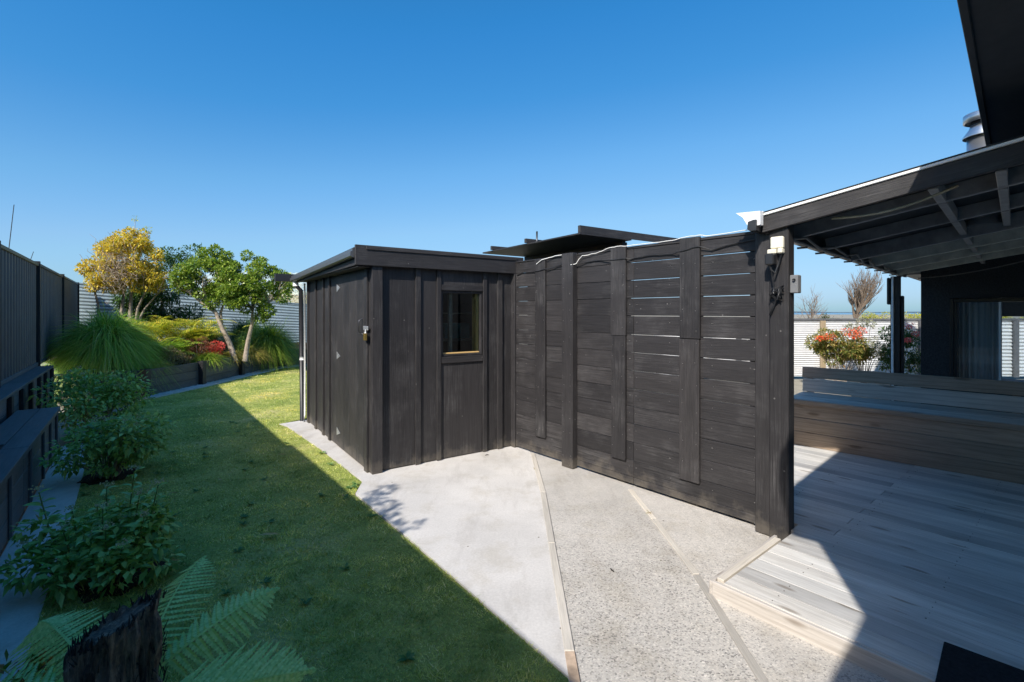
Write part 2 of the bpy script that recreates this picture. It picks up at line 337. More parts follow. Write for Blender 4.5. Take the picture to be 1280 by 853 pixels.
tall = np.where(RNG.uniform(0, 1, k) < .05, 1.7, 1.0); clumpy = .7 + .6 * (np.sin(P[:, 0] * 17 + 3 * np.sin(P[:, 1] * 9)) * np.sin(P[:, 1] * 15 + 2 * np.sin(P[:, 0] * 11)) > .1)
V, F = blades(P3, D, RNG.uniform(.014, .036, k) * (.85 + .3 * patch) * tall * clumpy, RNG.uniform(.0022, .0042, k) * (1 + .28 * np.maximum(0, d - 2)), .5, 1)
gr = link('lawn_grass', npmesh('lawn_grass', V, F, GM)); tag(gr, 'short mown green grass covering the lawn between garden beds and shed', 'grass', kind='stuff')
print('grass blades', k)
wl = RNG.uniform(0, 1, (90, 2)) * [4.6, 5.5] + [-4.2, 2.0]; wl = wl[inside(LAWN, wl)]; Vw, Fw, ow = [], [], 0
for wx, wy in wl:
    n_ = 12; aa = RNG.uniform(0, 6.28, n_); DD = np.stack([np.cos(aa), np.sin(aa), RNG.uniform(.1, .6, n_)], 1); v_, f_ = leaves(np.tile([wx, wy, .004], (n_, 1)), DD, RNG.uniform(.03, .06, n_), RNG.uniform(.012, .02, n_), .2, .1); Vw.append(v_); Fw.append(f_ + ow); ow += len(v_)
o = link('lawn_weeds', npmesh('lawn_weeds', np.concatenate(Vw), np.concatenate(Fw), leafmat('weed_leaf', [(.05, .13, .04), (.09, .18, .05), (.16, .24, .10)]))); tag(o, 'small flat broad leaved weeds dotted through the lawn', 'weeds', kind='stuff')
# fallen leaves and clippings lying on the lawn
leaf_m = plain('dead_leaf', (.45, .33, .12), .7, 0, .3, 30)
for i, (x, y, s_, a) in enumerate([(-2.55, 5.35, .05, .3), (-2.2, 5.1, .04, 1.7), (-2.75, 4.55, .045, 2.5), (-1.72, 3.42, .07, .4), (-2.95, 4.2, .04, .9), (-1.45, 4.15, .035, 2), (-1.9, 6.3, .035, .2)]):
    v = [(-s_, 0, 0), (-.3 * s_, .28 * s_, .006), (.5 * s_, .22 * s_, .01), (s_, 0, .004), (.4 * s_, -.25 * s_, .012), (-.3 * s_, -.22 * s_, .008)]
    o = link('fallen_leaf', mesh('fallen_leaf', v, [(0, 1, 2, 3, 4, 5)], leaf_m), loc=(x, y, .028), rot=(.1, .15, a))
    tag(o, ['dry yellow leaf lying on the shaded grass below the shadow edge', 'small curled leaf on the grass nearest the shed corner', 'yellow leaf lying left of middle on the shaded lawn',
            'long pale leaf lying on the grass beside the flowering bush', 'small yellow leaf on the lawn right of the second bush', 'tiny dry leaf at the corner of the grass by the concrete', 'pale leaf on the sunlit grass beside the shed'][i], 'leaf', 'fallen leaves on the lawn')
o = link('fallen_leaf', mesh('fallen_leaf', [(-.03, 0, 0), (0, .018, .006), (.03, .004, .003), (.005, -.018, .009)], [(0, 1, 2, 3)], leaf_m), loc=(1.40, 3.03, .004)); tag(o, 'yellow curled leaf on the concrete beside the deck corner', 'leaf')

def weed(x, y, sc, lb):
    n_ = 14; aa = RNG.uniform(0, 6.28, n_); DD = np.stack([np.cos(aa) * .7, np.sin(aa) * .7, RNG.uniform(.5, 1, n_)], 1); v_, f_ = blades(RNG.normal(0, .006, (n_, 3)) * [1, 1, 0], DD, RNG.uniform(.04, .09, n_) * sc, .004, .6, 3)
    o = link('weed', npmesh('weed', v_, f_, leafmat('dry_weed', [(.16, .14, .06), (.3, .2, .1), (.2, .24, .08)])), loc=(x, y, .0)); tag(o, lb, 'weed')
weed(1.10, 3.86, .9, 'small dry brown weed growing in the joint of the right timber strip')
weed(.235, 4.95, .5, 'tiny weed growing beside the top of the left timber strip')
for i, (x, y, a) in enumerate([(-.28, 5.42, .4), (-1.0, 5.08, 1.2), (.62, 3.0, 2.0)]):
    o = link('twig', mesh('twig', *tube([(-.02, 0, .004), (0, .004, .007), (.022, -.003, .004)], [.004, .005, .002], 5)), plain('dark_twig', (.04, .035, .03), .8), loc=(x, y, 0), rot=(0, 0, a)); tag(o, ['short black twig lying on the pale concrete in front of the shed window', 'small dark twig beside the foot of the shed corner post', 'small dark twig lying on the stony concrete'][i], 'twig')
# timber expansion strips set in the concrete
def strip(name, pts, w, label, piece_len):
    root = empty(name, label=label, cat='timber strip', group='timber strips set in the concrete')
    mt = wood('edging wood', 'y')
    for i in range(len(pts) - 1):
        a, b = Vector(pts[i]), Vector(pts[i + 1]); L_ = (b - a).length; c = (a + b) / 2; ang = math.atan2(-(b - a).x, (b - a).y)
        if i == len(pts) - 2 and 'smooth' in label: mt = plain('rust_stained_timber', (.44, .33, .24), .8, 0, .4, 10)
        o = block('timber', root, (-w / 2, -L_ / 2 + .003, -.05), (w / 2, L_ / 2 - .003, 0.006), mt); o.location = (c.x, c.y, -.022 + 0.001 * (i % 2)); o.rotation_euler = (0, 0, ang)
    return root
strip('timber_strip', [(.235, 5.5), (.277, 4.30), (.275, 3.35), (.272, 2.28), (.274, 1.6)], .048, 'worn timber strip between the smooth and the stony concrete', 1)
strip('timber_strip', [(1.07, 4.38), (1.10, 3.75), (1.125, 2.95), (1.088, 2.0), (1.05, 1.5)], .042, 'pale timber strip running through the stony concrete towards the deck', 1)

# ================================================================== SHED
SH = math.atan2(.571, .821)
BP = lambda ax: wood('black paint', ax)
shed = empty('garden_shed', (-1.409, 4.81, 0), SH, 'black timber lean-to garden shed with a small window and padlocked door', 'shed')
W_, D_ = 1.79, 2.86
def sb(name, lo, hi, ax='z', mat=None, **k): return block(name, shed, lo, hi, mat or BP(ax), **k)
# front sheets (y = 0 plane) either side of and around the window
sb('panel', (.10, .0, .012), (.50, .018, 2.10)); sb('panel', (.504, .0, .012), (.735, .018, 2.10))
sb('panel', (.765, .0, .012), (1.31, .018, 1.06)); sb('panel', (.765, .0, 1.88), (1.31, .018, 2.10))
sb('panel', (1.345, .0, .012), (1.53, .018, 2.10)); sb('panel', (1.534, .0, .012), (W_, .018, 2.10))
for a, b in ((.475, .532), (.720, .770), (1.302, 1.352), (1.50, 1.565), (1.705, 1.76)): sb('batten', (a, -.024, .004), (b, -.001, 2.085))
sb('corner_post', (.002, -.05, 0), (.108, .03, 2.09)); sb('trim', (.774, -.020, 1.048), (1.298, -.002, 1.118), 'x'); sb('trim', (.774, -.020, 1.842), (1.298, -.002, 1.905), 'x')
win = empty('window', (0, 0, 0), parent=shed)
for lo, hi in (((.772, .0, 1.12), (.800, .07, 1.842)), ((1.272, .0, 1.12), (1.30, .07, 1.842)), ((.800, .0, 1.12), (1.272, .07, 1.142)), ((.800, .0, 1.815), (1.272, .07, 1.842))): block('frame', win, lo, hi, wood('black paint', 'z'))
block('sill', win, (.802, .018, 1.143), (1.27, .066, 1.160), wood('yellow pine', 'x')); block('jamb_lining', win, (1.232, .03, 1.161), (1.271, .12, 1.812), wood('yellow pine', 'z'))
def glassmat(name, tint, rough=.02, refl=.06):
    m, nt, p, out = newmat(name); nt.nodes.remove(p)
    t = N(nt, 'ShaderNodeBsdfTransparent'); t.inputs[0].default_value = (*tint, 1); g = N(nt, 'ShaderNodeBsdfGlossy'); g.inputs['Roughness'].default_value = rough
    f = N(nt, 'ShaderNodeLayerWeight'); f.inputs[0].default_value = .12; ad = N(nt, 'ShaderNodeMath', operation='ADD', i_1=refl, use_clamp=True); nt.links.new(f.outputs['Fresnel'], ad.inputs[0])
    ms = N(nt, 'ShaderNodeMixShader'); nt.links.new(ad.outputs[0], ms.inputs[0]); nt.links.new(t.outputs[0], ms.inputs[1]); nt.links.new(g.outputs[0], ms.inputs[2]); nt.links.new(ms.outputs[0], out.inputs[0]); return m
GLASS = glassmat('window_glass', (.82, .88, .87)); block('pane', win, (.80, .022, 1.142), (1.272, .026, 1.815), GLASS, bev=0)
# inside: stud, shelf and bottle-green tub seen through the glass
sb('stud', (.93, .10, .05), (.97, .145, 2.05), mat=plain('dusty_stud', (.16, .15, .13))); sb('shelf', (.55, .5, 1.25), (1.7, .85, 1.28), mat=plain('dusty_shelf', (.18, .16, .13)))
sb('shelf', (.55, .5, 1.58), (1.7, .85, 1.60), mat=plain('dusty_shelf', (.18, .16, .13)))
sb('shelf_panel', (1.1, .55, 1.284), (1.45, .8, 1.47), mat=plain('teal_tub', (.05, .16, .16)))
# left side with the door, its frame and four cover battens
sb('side_panel', (0.0, 1.166, .012), (.018, D_, 2.08), 'z'); sb('side_panel', (.0, .02, .012), (.018, .165, 2.08), 'z')
for y in (1.52, 1.83, 2.24, 2.70): sb('batten', (-.022, y - .025, .006), (-.001, y + .035, 2.06), 'z')
sb('corner_board', (-.026, .035, 0), (.0, .125, 2.08), 'z')
sb('back_wall', (0, D_ - .02, .0), (W_, D_, 2.05), 'z'); sb('side_wall', (W_ - .02, .02, 0), (W_, D_ - .02, 2.05), 'z'); sb('shed_floor', (.02, .02, 0), (W_ - .02, D_ - .02, .02), mat=plain('shed_floor_slab', (.2, .19, .18)))
door = empty('door', parent=shed)
for i in range(4):
    y0 = .172 + i * .2465; block('door_board', door, (-.012, y0, .02), (.01, y0 + .2445, 2.05), BP('z'), bev=.0025)
galv = plain('galvanised_steel', (.50, .51, .52), .45, .7, .15, 20)
for z in (.19, 1.09, 1.89):
    v, f = prism([(0, -.045), (0, .045), (-.14, 0)], -.014 - .003, -.0125)   # triangular strap hinge
    vv = [(w, x, z + y) for x, y, w in v]; vv = [(a, 1.165 + b, c) for a, b, c in vv]
    o = link('hinge', mesh('hinge', vv, f, galv), parent=door)
T = Many(); T.add(tube([(-.012, .20, 1.38), (-.05, .20, 1.40), (-.055, .20, 1.46), (-.05, .20, 1.52), (-.012, .20, 1.54)], .006, 6)); T.obj('handle', plain('dark_steel', (.12, .12, .13), .4, .8), door)
# hasp and brass padlock on the corner
block('hasp', shed, (-.034, -.02, 1.425), (-.026, .12, 1.465), galv); 
lock = block('padlock', shed, (-.062, -.012, 1.325), (-.036, .034, 1.395), plain('brass', (.55, .36, .1), .35, .9, .2, 30))
T = Many(); T.add(tube([(0, -.016, .03), (0, -.016, .062), (0, 0, .078), (0, .016, .062), (0, .016, .03)], .004, 6)); T.obj('shackle', galv, lock)
# roof: sheet, front fascia, side fascia with gutter
rv, rf = [], []
z0, z1 = 2.252, 2.17
NN = 60
for i in range(NN + 1):
    x = -.15 + i * (W_ + .10 + .15) / NN; dz = .008 * math.sin(i * math.pi / 1.0 * .5)
    rv += [(x, -.04, z0 - .015 + dz), (x, D_ + .08, z1 - .015 + dz)]
for i in range(NN): rf.append((2 * i, 2 * i + 2, 2 * i + 3, 2 * i + 1))
link('roof', mesh('roof', rv, rf, plain('dark_roof_steel', (.03, .032, .035), .4, .5)), parent=shed)
fasc = block('fascia', shed, (-.17, -.075, 2.062), (W_ + .045, -.045, 2.258), BP('x'))
block('fascia_trim', fasc, (-.9, -.026, .055), (.9, -.0155, .09), BP('x'))
v, f = prism([(-.045, 2.068), (D_ + .05, 2.04), (D_ + .05, 2.165), (-.045, 2.25)], 0, .02); link('side_fascia', mesh('side_fascia', [(-.145 + w, x, z) for x, z, w in v], f, BP('y')), parent=shed)
gm = plain('grey_gutter_steel', (.10, .105, .115), .35, .4, .1)
prof = [(-.165, .05), (-.172, .055), (-.185, .055), (-.187, .03), (-.205, .02), (-.206, -.02), (-.19, -.032), (-.155, -.032), (-.155, .045)]
gv = []
for yy, zz in ((-.03, 2.17), (D_ + .12, 2.085)): gv += [(x, yy, zz + z) for x, z in prof]
K = len(prof); link('gutter', mesh('gutter', gv, [(i, (i + 1) % K, K + (i + 1) % K, K + i) for i in range(K)] + [tuple(range(K))[::-1], tuple(range(K, 2 * K))], gm), parent=shed)
block('gutter_return', shed, (-.40, D_ + .13, 2.06), (-.02, D_ + .23, 2.17), plain('black_pvc', (.02, .02, .022), .4))
T = Many(); T.add(tube([(-.14, D_ + .04, 2.08), (-.14, D_ + .04, 2.0), (-.07, D_ + .04, 1.93), (-.05, D_ + .04, 0)], .033, 10)); dp = T.obj('downpipe', plain('black_pvc', (.02, .02, .022), .4), shed)
T = Many(); T.add(tube([(-.14, D_ + .04, 2.06), (-.14, D_ + .04, 1.99)], .04, 10)); T.add(tube([(-.052, D_ + .04, .95), (-.052, D_ + .04, .90)], .04, 10)); T.obj('pipe_socket', plain('white_pvc', (.75, .76, .76), .4, 0, .05), dp)
T = Many(); T.add(tube([(-.03, D_ - .02, 2.03), (-.03, D_ - .02, .1), (-.05, D_ - .07, 0)], .014, 8)); cd_ = T.obj('conduit', plain('white_pvc', (.75, .76, .76), .4, 0, .05), shed)
sb('eave_soffit', (-.13, -.04, 2.048), (0.0, D_, 2.056), mat=BP('y')); 

# ================================================================== TIMBER SCREEN
FA = math.atan2(-.766, .643)
scr = empty('timber_screen', (0.0, 5.79, 0), FA, 'tall black horizontal board screen joining the shed to the deck post', 'screen')
def fb(name, lo, hi, ax='x', **k): return block(name, scr, lo, hi, BP(ax), **k)
zs = [0.02, .082, .236, .405, .574, .733, .896, 1.065, 1.234, 1.400, 1.572, 1.735, 1.901, 2.064, 2.185]
UJ = 1.742
for i in range(len(zs) - 1):
    for j, (a, b) in enumerate(((.075, .965), (.967, UJ - .002), (UJ + .002, 2.848))):
        jig = random.uniform(-.003, .003)
        gap = .002 if i < 6 else (.0048 if j == 2 else .0032 if j == 1 else .0028)
        if i in (3, 4, 6) and j < 2: gap = .002
        if j == 0 and i >= 12: gap = .003
        if i == 6 and j == 2: gap = .0042
        if i == 5 and j == 2: gap = .003
        if i == 0: gap = .001
        if i == 13: gap = -.0045
        z1_ = zs[i + 1] - gap - (.0 if i < 13 else 0)
        o = fb('board', (a, .0, zs[i] + random.uniform(0, .001)), (b, .024 + jig * .3, z1_), bev=.003); o.location.y += jig; o.rotation_euler = (0, random.uniform(-.0012, .0012), 0)
def bat(u0, u1, z0_, z1_, y0=-.03): return fb('batten', (u0, y0, z0_), (u1, -.004, z1_), 'z')
bat(.435, .595, .216, 2.195); bat(1.50, 1.672, 1.385, 2.218); bat(1.508, 1.668, .223, 1.382)
bat(2.225, 2.405, 1.385, 2.222); bat(2.222, 2.40, .204, 1.380)
fb('post', (.895, -.075, 0), (1.05, -.004, 2.215), 'z'); fb('post', (0.0, -.02, 0), (.073, .05, 2.17), 'z')
fb('back_batten', (2.78, .03, 0), (2.90, .058, 2.1), 'z'); fb('post', (1.53, .026, 0), (1.63, .12, 2.15), 'z'); fb('post', (2.26, .026, 0), (2.36, .12, 2.15), 'z')
fb('top_board', (.06, -.008, 2.19), (1.06, .03, 2.205)); fb('top_board', (1.062, -.008, 2.19), (2.865, .03, 2.212))
T = Many(); rn = random.Random(2)
for z in zs[1:-1]:
    for u in (.46, .57, .92, 1.02, 1.53, 1.64, 2.25, 2.37):
        uu, zz_, yy_ = u + rn.uniform(-.012, .012), z + rn.choice((-.05, -.11)) + rn.uniform(-.012, .012), (-.077 if .89 < u < 1.05 else -.031)
        if zz_ < .24 and not .89 < u < 1.05: continue
        T.add(tube([(uu, yy_ + .002, zz_), (uu, yy_ - .0012, zz_)], .0034, 6))
    for u in (1.70, 1.775, 2.83, .10, 2.12, 2.5):
        T.add(tube([(u + rn.uniform(-.01, .01), 0, z - .06), (u + rn.uniform(-.01, .01), -.003, z - .06)], .0034, 6))
T.obj('nail_heads', plain('nail_grey', (.16, .155, .15), .5, .3), scr, kind='stuff')
# end post made of two heavy timbers; carries the patio roof
post = empty('patio_post', (0.0, 5.79, 0), FA, 'black double timber post at the end of the board screen, carrying the patio roof', 'post')
block('post_timber', post, (2.866, -.085, 0), (2.975, .06, 2.185), BP('z'), bev=.006)
block('post_timber', post, (2.978, -.115, .0), (3.105, -.01, 2.23), BP('z'), bev=.006)
def scr_w(u, v, z): c, s_ = math.cos(FA), math.sin(FA); return (u * c - v * s_, 5.79 + u * s_ + v * c, z)
# cables draped along the screen
CW = plain('white_cable', (.72, .71, .68), .5, 0, .05); CB = plain('black_cable', (.015, .015, .016), .5, 0, .05)
def cable(name, pts, r, mat, label, cat='cable', clips=None):
    q = []
    for i in range(len(pts) - 1):
        a, b = Vector(pts[i]), Vector(pts[i + 1])
        for k in range(4): t = k / 4; q.append(a.lerp(b, t) + Vector((0, 0, random.uniform(-.003, .003))))
    q.append(Vector(pts[-1])); T = Many(); T.add(tube(q, r, 6)); o = T.obj(name, mat); tag(o, label, cat); return o
cable('cable', [scr_w(*p) for p in ((.47, -.038, 2.145), (.56, -.045, 2.185), (.70, -.02, 2.205), (.88, -.03, 2.215))], .0045, CW, 'short white cable lying along the screen top near the shed')
cable('cable', [scr_w(*p) for p in ((1.03, -.085, 2.09), (1.07, -.04, 2.10), (1.10, -.03, 2.15), (1.14, -.03, 2.175), (1.3, -.02, 2.185), (1.42, -.03, 2.205), (1.50, -.035, 2.222), (1.6, -.03, 2.224), (1.7, -.03, 2.216), (1.9, -.015, 2.217), (2.15, -.015, 2.218), (2.25, -.03, 2.228), (2.4, -.03, 2.228), (2.46, -.015, 2.219), (2.7, -.015, 2.222), (2.86, -.03, 2.22))], .0035, CW, 'long white cable draped along the top of the black screen')
cable('cable', [scr_w(*p) for p in ((.10, -.012, 2.04), (.2, -.012, 2.065), (.40, -.012, 2.06), (.45, -.036, 2.06), (.60, -.036, 2.075), (.75, -.012, 2.09), (.89, -.02, 2.125))], .005, CB, 'thin black cable sagging across the left end of the screen')
cable('cable', [scr_w(*p) for p in ((1.06, -.03, 2.09), (1.2, -.012, 2.112), (1.35, -.012, 2.112), (1.49, -.03, 2.10), (1.68, -.036, 2.105), (1.72, -.012, 2.095), (1.9, -.012, 2.11), (2.15, -.012, 2.10), (2.2, -.034, 2.11), (2.4, -.034, 2.14), (2.5, -.012, 2.10), (2.65, -.012, 2.13), (2.86, -.012, 2.15))], .005, CB, 'long black cable running below the top of the screen')
# outlet box with plug and tangled lead
box = empty('outlet_box', scr_w(3.022, -.115, 2.045), FA, 'cream weatherproof outlet box on the post with a black plug hanging below', 'outlet box')
cr = plain('cream_plastic', (.72, .68, .55), .45, 0, .1); bk = plain('black_plastic', (.02, .021, .024), .4, 0, .1)
block('cover', box, (-.025, -.035, .0), (.06, 0, .085), cr, bev=.008); block('cover', box, (-.04, -.05, -.035), (.02, -.005, -.002), cr, bev=.006); block('cover', box, (.03, -.055, -.035), (.062, -.005, .0), cr, bev=.006)
block('plug', box, (-.035, -.10, -.115), (.022, -.03, -.037), bk, bev=.008)
T = Many(); T.add(tube([(-.01, -.07, -.11), (.0, -.075, -.15), (.02, -.06, -.17), (.035, -.05, -.12), (.05, -.03, -.04)], .007, 6)); T.add(tube([(0, -.075, -.14), (.0, -.06, -.2), (.01, -.05, -.26), (0, -.04, -.31)], .006, 6))
rr = random.Random(3); q = [(0, -.04, -.29)]
for i in range(34): q.append((.015 + rr.uniform(-.045, .05), -.03 + rr.uniform(-.02, .015), -.31 + rr.uniform(-.05, .05)))
T.add(tube(q, .0042, 5)); q = [(0.02, -.03, -.34), (-.005, -.02, -.40), (-.03, -.02, -.46), (-.02, -.015, -.43)]; T.add(tube(q, .008, 5))
T.obj('lead', bk, box)
sw = empty('switch_box', scr_w(3.105, -.06, 1.735), FA, 'small grey switch box on the right side of the post', 'switch box')
block('case', sw, (.0, -.035, 0.0), (.052, .03, .125), plain('grey_plastic', (.16, .165, .17), .5, 0, .1), bev=.005); T = Many(); T.add(tube([(.03, -.037, .09), (.03, -.047, .09)], .010, 10)); T.obj('knob', bk, sw)

# ================================================================== LEAN-TO ROOF BEHIND THE SCREEN
lt = empty('lean_to_roof', (.78, 5.55, 0), math.atan2(.56, .83), 'flat black lean-to roof with raised rafters showing above the screen', 'roof')
block('roof_sheet', lt, (0, 0, 2.50), (.86, 2.2, 2.52), wood('black paint', 'y')); block('edge_beam', lt, (.78, .08, 2.33), (.84, 2.2, 2.497), BP('y')); 
for y in (.02, 1.02, 1.88): block('rafter', lt, (-.03 if y > .5 else .02, y, 2.524), (2.3, y + .04, 2.61 if y < .5 else 2.58), BP('x'))
block('wall', lt, (.85, .1, 0), (.89, 2.2, 2.49), BP('z'))
T = Many(); T.add(tube([(.12, .98, 2.52), (.12, .98, 2.68)], .012, 6)); T.obj('vent_pin', gm, lt)

# ================================================================== DECK, BENCH, PATIO ROOF, HOUSE
DA = math.atan2(.64, .768)
deck = empty('deck', (1.151, 2.75, 0), DA, kind='structure')
x = 0.0; DW, DG = .1395, .0035; wd = wood('weathered deck', 'y')
i = 0
while x < 5.0:
    if x < .86: spans = [(-2.4, -.055)]
    else: spans = [(-3.6, -1.35 - .0), (-1.346, 1.9)] if i % 2 else [(-3.6, -.25), (-.246, 1.9)]
    if x < .86 and i >= 1: spans = [(-2.6, -.055 if i else -.002)]
    if .83 < x < 1.12: spans = [(a, min(b, -.03)) for a, b in spans if a < -.03]
    for a, b in spans: 
        o = block('board', deck, (x + .002, a, .055), (x + DW, b, .085), wd, bev=.0006); 
    x += DW + DG; i += 1
nb = i
block('edge_board', deck, (.02, -.045, .05), (.80, -.006, .090), wood('edging wood', 'x'), bev=.002)
block('fascia_board', deck, (-.026, -2.6, -.03), (-.002, 0.0, .082), wood('deck fascia', 'y')); block('fascia_board', deck, (-.02, .0, -.03), (.86, .022, .078), wood('deck fascia', 'x'))
block('joist', deck, (.0, -2.6, -.05), (.86, -.002, .05), plain('dark_underfloor', (.03, .028, .025), .9), bev=0); block('joist', deck, (.87, -3.6, -.05), (1.12, -.06, .05), plain('dark_underfloor', (.03, .028, .025), .9), bev=0); block('joist', deck, (1.14, -3.6, -.05), (5.0, 1.9, .05), plain('dark_underfloor', (.03, .028, .025), .9), bev=0)
T = Many()
for j in (-2.2, -1.75, -1.35, -.85, -.3, .2, .7, 1.3):
    for i in range(nb):
        for dx in (.035, .105):
            xx = i * (DW + DG) + dx
            if (xx < .86 and j > -.1) or random.random() < .35: continue
            T.add(tube([(xx, j + random.uniform(-.008, .008), .083), (xx, j,   .0866)], .0030, 6))
T.obj('screw', plain('dark_screw', (.05, .045, .04), .6), deck, kind='stuff')
o = block('doormat', None, (0, -.48, 0), (.75, 0, .012), plain('black_coir', (.013, .014, .017), .95, 0, .5, 60, .2, .6), bev=.004)
da_ = math.atan2(-.722, .692); o.location = (1.975 + .375 * .692 - .24 * .722, 2.211 - .375 * .722 - .24 * .692, .094); o.rotation_euler = (0, 0, da_); tag(o, 'black doormat lying on the deck boards at the bottom right', 'doormat')
HA = math.atan2(.692, .722)                 # house axes: x away from the camera, y to the left
def HB(name, par, a, b, c, mat, bev=.004, **k):   # (A0,A1), (B0,B1), (z0,z1)
    return block(name, par, (a[0], -b[1], c[0]), (a[1], -b[0], c[1]), mat, bev=bev, **k)
bench = empty('bench_seat', (0, 0, 0), HA, 'long built-in weathered timber bench with a low leaning back along the deck edge', 'bench')
bw, bs = wood('bench wood', 'y'), wood('bench seat', 'y')
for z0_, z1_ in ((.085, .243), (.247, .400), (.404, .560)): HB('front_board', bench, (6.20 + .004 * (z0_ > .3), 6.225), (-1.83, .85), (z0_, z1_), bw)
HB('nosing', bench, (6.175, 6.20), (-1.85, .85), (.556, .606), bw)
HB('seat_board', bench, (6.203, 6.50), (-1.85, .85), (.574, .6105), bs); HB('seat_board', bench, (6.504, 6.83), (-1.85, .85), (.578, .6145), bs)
o = HB('back_board', bench, (6.84, 6.862), (-1.86, .85), (.617, .779), bs); o.rotation_euler = (0, R(8), 0)
o = HB('back_rail', bench, (6.86, 6.90), (-1.87, .85), (.785, .92), bw); o.rotation_euler = (0, R(8), 0)
for b in (-1.8, -.9, 0.0, .8): HB('bracket', bench, (6.915, 6.99), (b - .03, b + .03), (.06, .86), bw)
HB('end_board', bench, (6.23, 6.9), (-1.848, -1.825), (.085, .570), bw)

# patio roof
pr_ = empty('patio_roof', (0, 0, 0), HA, 'sloping dark patio roof with exposed rafters between post and house', 'roof')
SL = .165; ang = math.atan(SL)
B0, Ztop, A0, A1 = -1.25, 2.285, 3.66, 9.885
def rz(b): return Ztop + SL * (b - B0)
def sloped(name, a, b, dz0, dz1, mat, par=pr_):     # member running down the slope: follows the roof's pitch
    L_ = math.hypot(b[1] - b[0], rz(b[1]) - rz(b[0])); o = block(name, par, (a[0], -L_ / 2, dz0), (a[1], L_ / 2, dz1), mat)
    bm_ = (b[0] + b[1]) / 2; o.location = ((a[0] + a[1]) / 2, -bm_, rz(bm_) + (dz0 + dz1) / 2); o.rotation_euler = (-ang, 0, 0); return o
bpx, bpy_ = BP('x'), BP('y')
sloped('barge_board', (A0, A0 + .035), (-1.26, 1.1), -.115, -.004, bpy_)
sloped('flashing', (A0 - .012, A0 + .09), (-1.27, 1.1), .0, .018, plain('white_flashing', (.78, .78, .77), .4, 0, .05))
sloped('flashing_edge', (A0 - .016, A0 + .09), (-1.27, 1.1), .0195, .026, plain('dark_roof_steel', (.03, .032, .035), .4, .5))
sloped('roof_sheet', (A0 + .01, A1), (-1.33, 1.1), -.012, -.002, plain('dark_roof_underside', (.022, .024, .026), .6))
RA = [4.20, 5.14, 6.08, 7.02, 7.96, 8.9]
k = 0
for a in RA:
    sloped('rafter', (a, a + .045), (-1.21, 1.1), -.15 if k > 1 else -.115, -.014, plain('rafter_bounce_lit', (.60, .60, .52), .55, 0, .25) if k > 2 else plain('rafter_less_lit', (.26, .26, .265), .5, 0, .3)); k += 1  # far rafters paler than near ones: bounced light put into their colour
for b, nmax in ((-.36, 9), (-.08, 2), (.5, 9)):
    a_ = A0 + .04; kk = 0
    for nx in RA + [A1]:
        if kk > nmax: break
        o = block('nogging', pr_, (a_ + .003, -b - .045, rz(b) - .118), (nx - .003, -b, rz(b) - .026), plain('rafter_less_lit', (.26, .26, .265), .5, 0, .3)); a_ = nx + .045; kk += 1
HB('eave_beam', pr_, (A0 + .04, A1), (-1.25, -1.215), (2.165, 2.262), bpx)
prof = [(0, .04), (-.02, .04), (-.055, .03), (-.06, -.02), (-.045, -.035), (0, -.035)]
gv = []
for a in (A0 - .1, A1): gv += [(a, 1.256 - x, 2.21 + z) for x, z in prof]
K = len(prof); gp = plain('dark_gutter', (.035, .036, .038), .35, .3)
link('gutter', mesh('gutter', gv, [(i, (i + 1) % K, K + (i + 1) % K, K + i) for i in range(K)] + [tuple(range(K))[::-1], tuple(range(K, 2 * K))], gp), parent=pr_)
# light trim line under the eave and the pale gutter stop end poking out past the screen
for a in np.arange(A0 + .5, A1, .55): HB('gutter_bracket', pr_, (a, a + .03), (-1.325, -1.25), (2.155, 2.17), gp, bev=0)
HB('trim', pr_, (A0 + .2, A1 - .1), (-1.212, -1.20), (2.155, 2.17), plain('grey_trim', (.3, .29, .28), .6))
T = Many(); pts = [(A0 + .05, 1.20, 2.19)]
for i, a in enumerate(np.linspace(A0 + .3, A0 + 4.6, 12)): pts.append((a, 1.14 + .02 * math.sin(i), 2.165 + (.03 if i % 2 else -.02)))
q = [Vector(pts[0])]
for i in range(len(pts) - 1):
    for k in (.33, .66, 1): q.append(Vector(pts[i]).lerp(Vector(pts[i + 1]), k))
T.add(tube(q, .011, 6)); o = T.obj('cable', plain('grey_cable', (.12, .12, .12), .5), smooth=True); o.rotation_euler = (0, 0, HA); tag(o, 'grey cable clipped in loops under the patio roof gutter edge', 'cable')
T = Many(); q = []
for i in range(13): t = i / 12; q.append((A1 - .2 - 1.0 * t, 1.05 - 2.1 * t, 2.13 + .5 * t * t))
T.add(tube(q, .008, 6)); o = T.obj('cable', plain('grey_cable', (.12, .12, .12), .5)); o.rotation_euler = (0, 0, HA); tag(o, 'thin cable sagging from the far post across the black house wall', 'cable')
T = Many(); q = []
for i in range(11): t = i / 10; q.append((A0 + .10, .85 - .62 * t, rz(-.85 + .62 * t) - .125 - .045 * math.sin(math.pi * t)))
T.add(tube(q, .008, 6)); o = T.obj('cable', plain('tan_cable', (.3, .27, .2), .5)); o.rotation_euler = (0, 0, HA); tag(o, 'tan cable sagging behind the front edge board of the patio roof', 'cable')
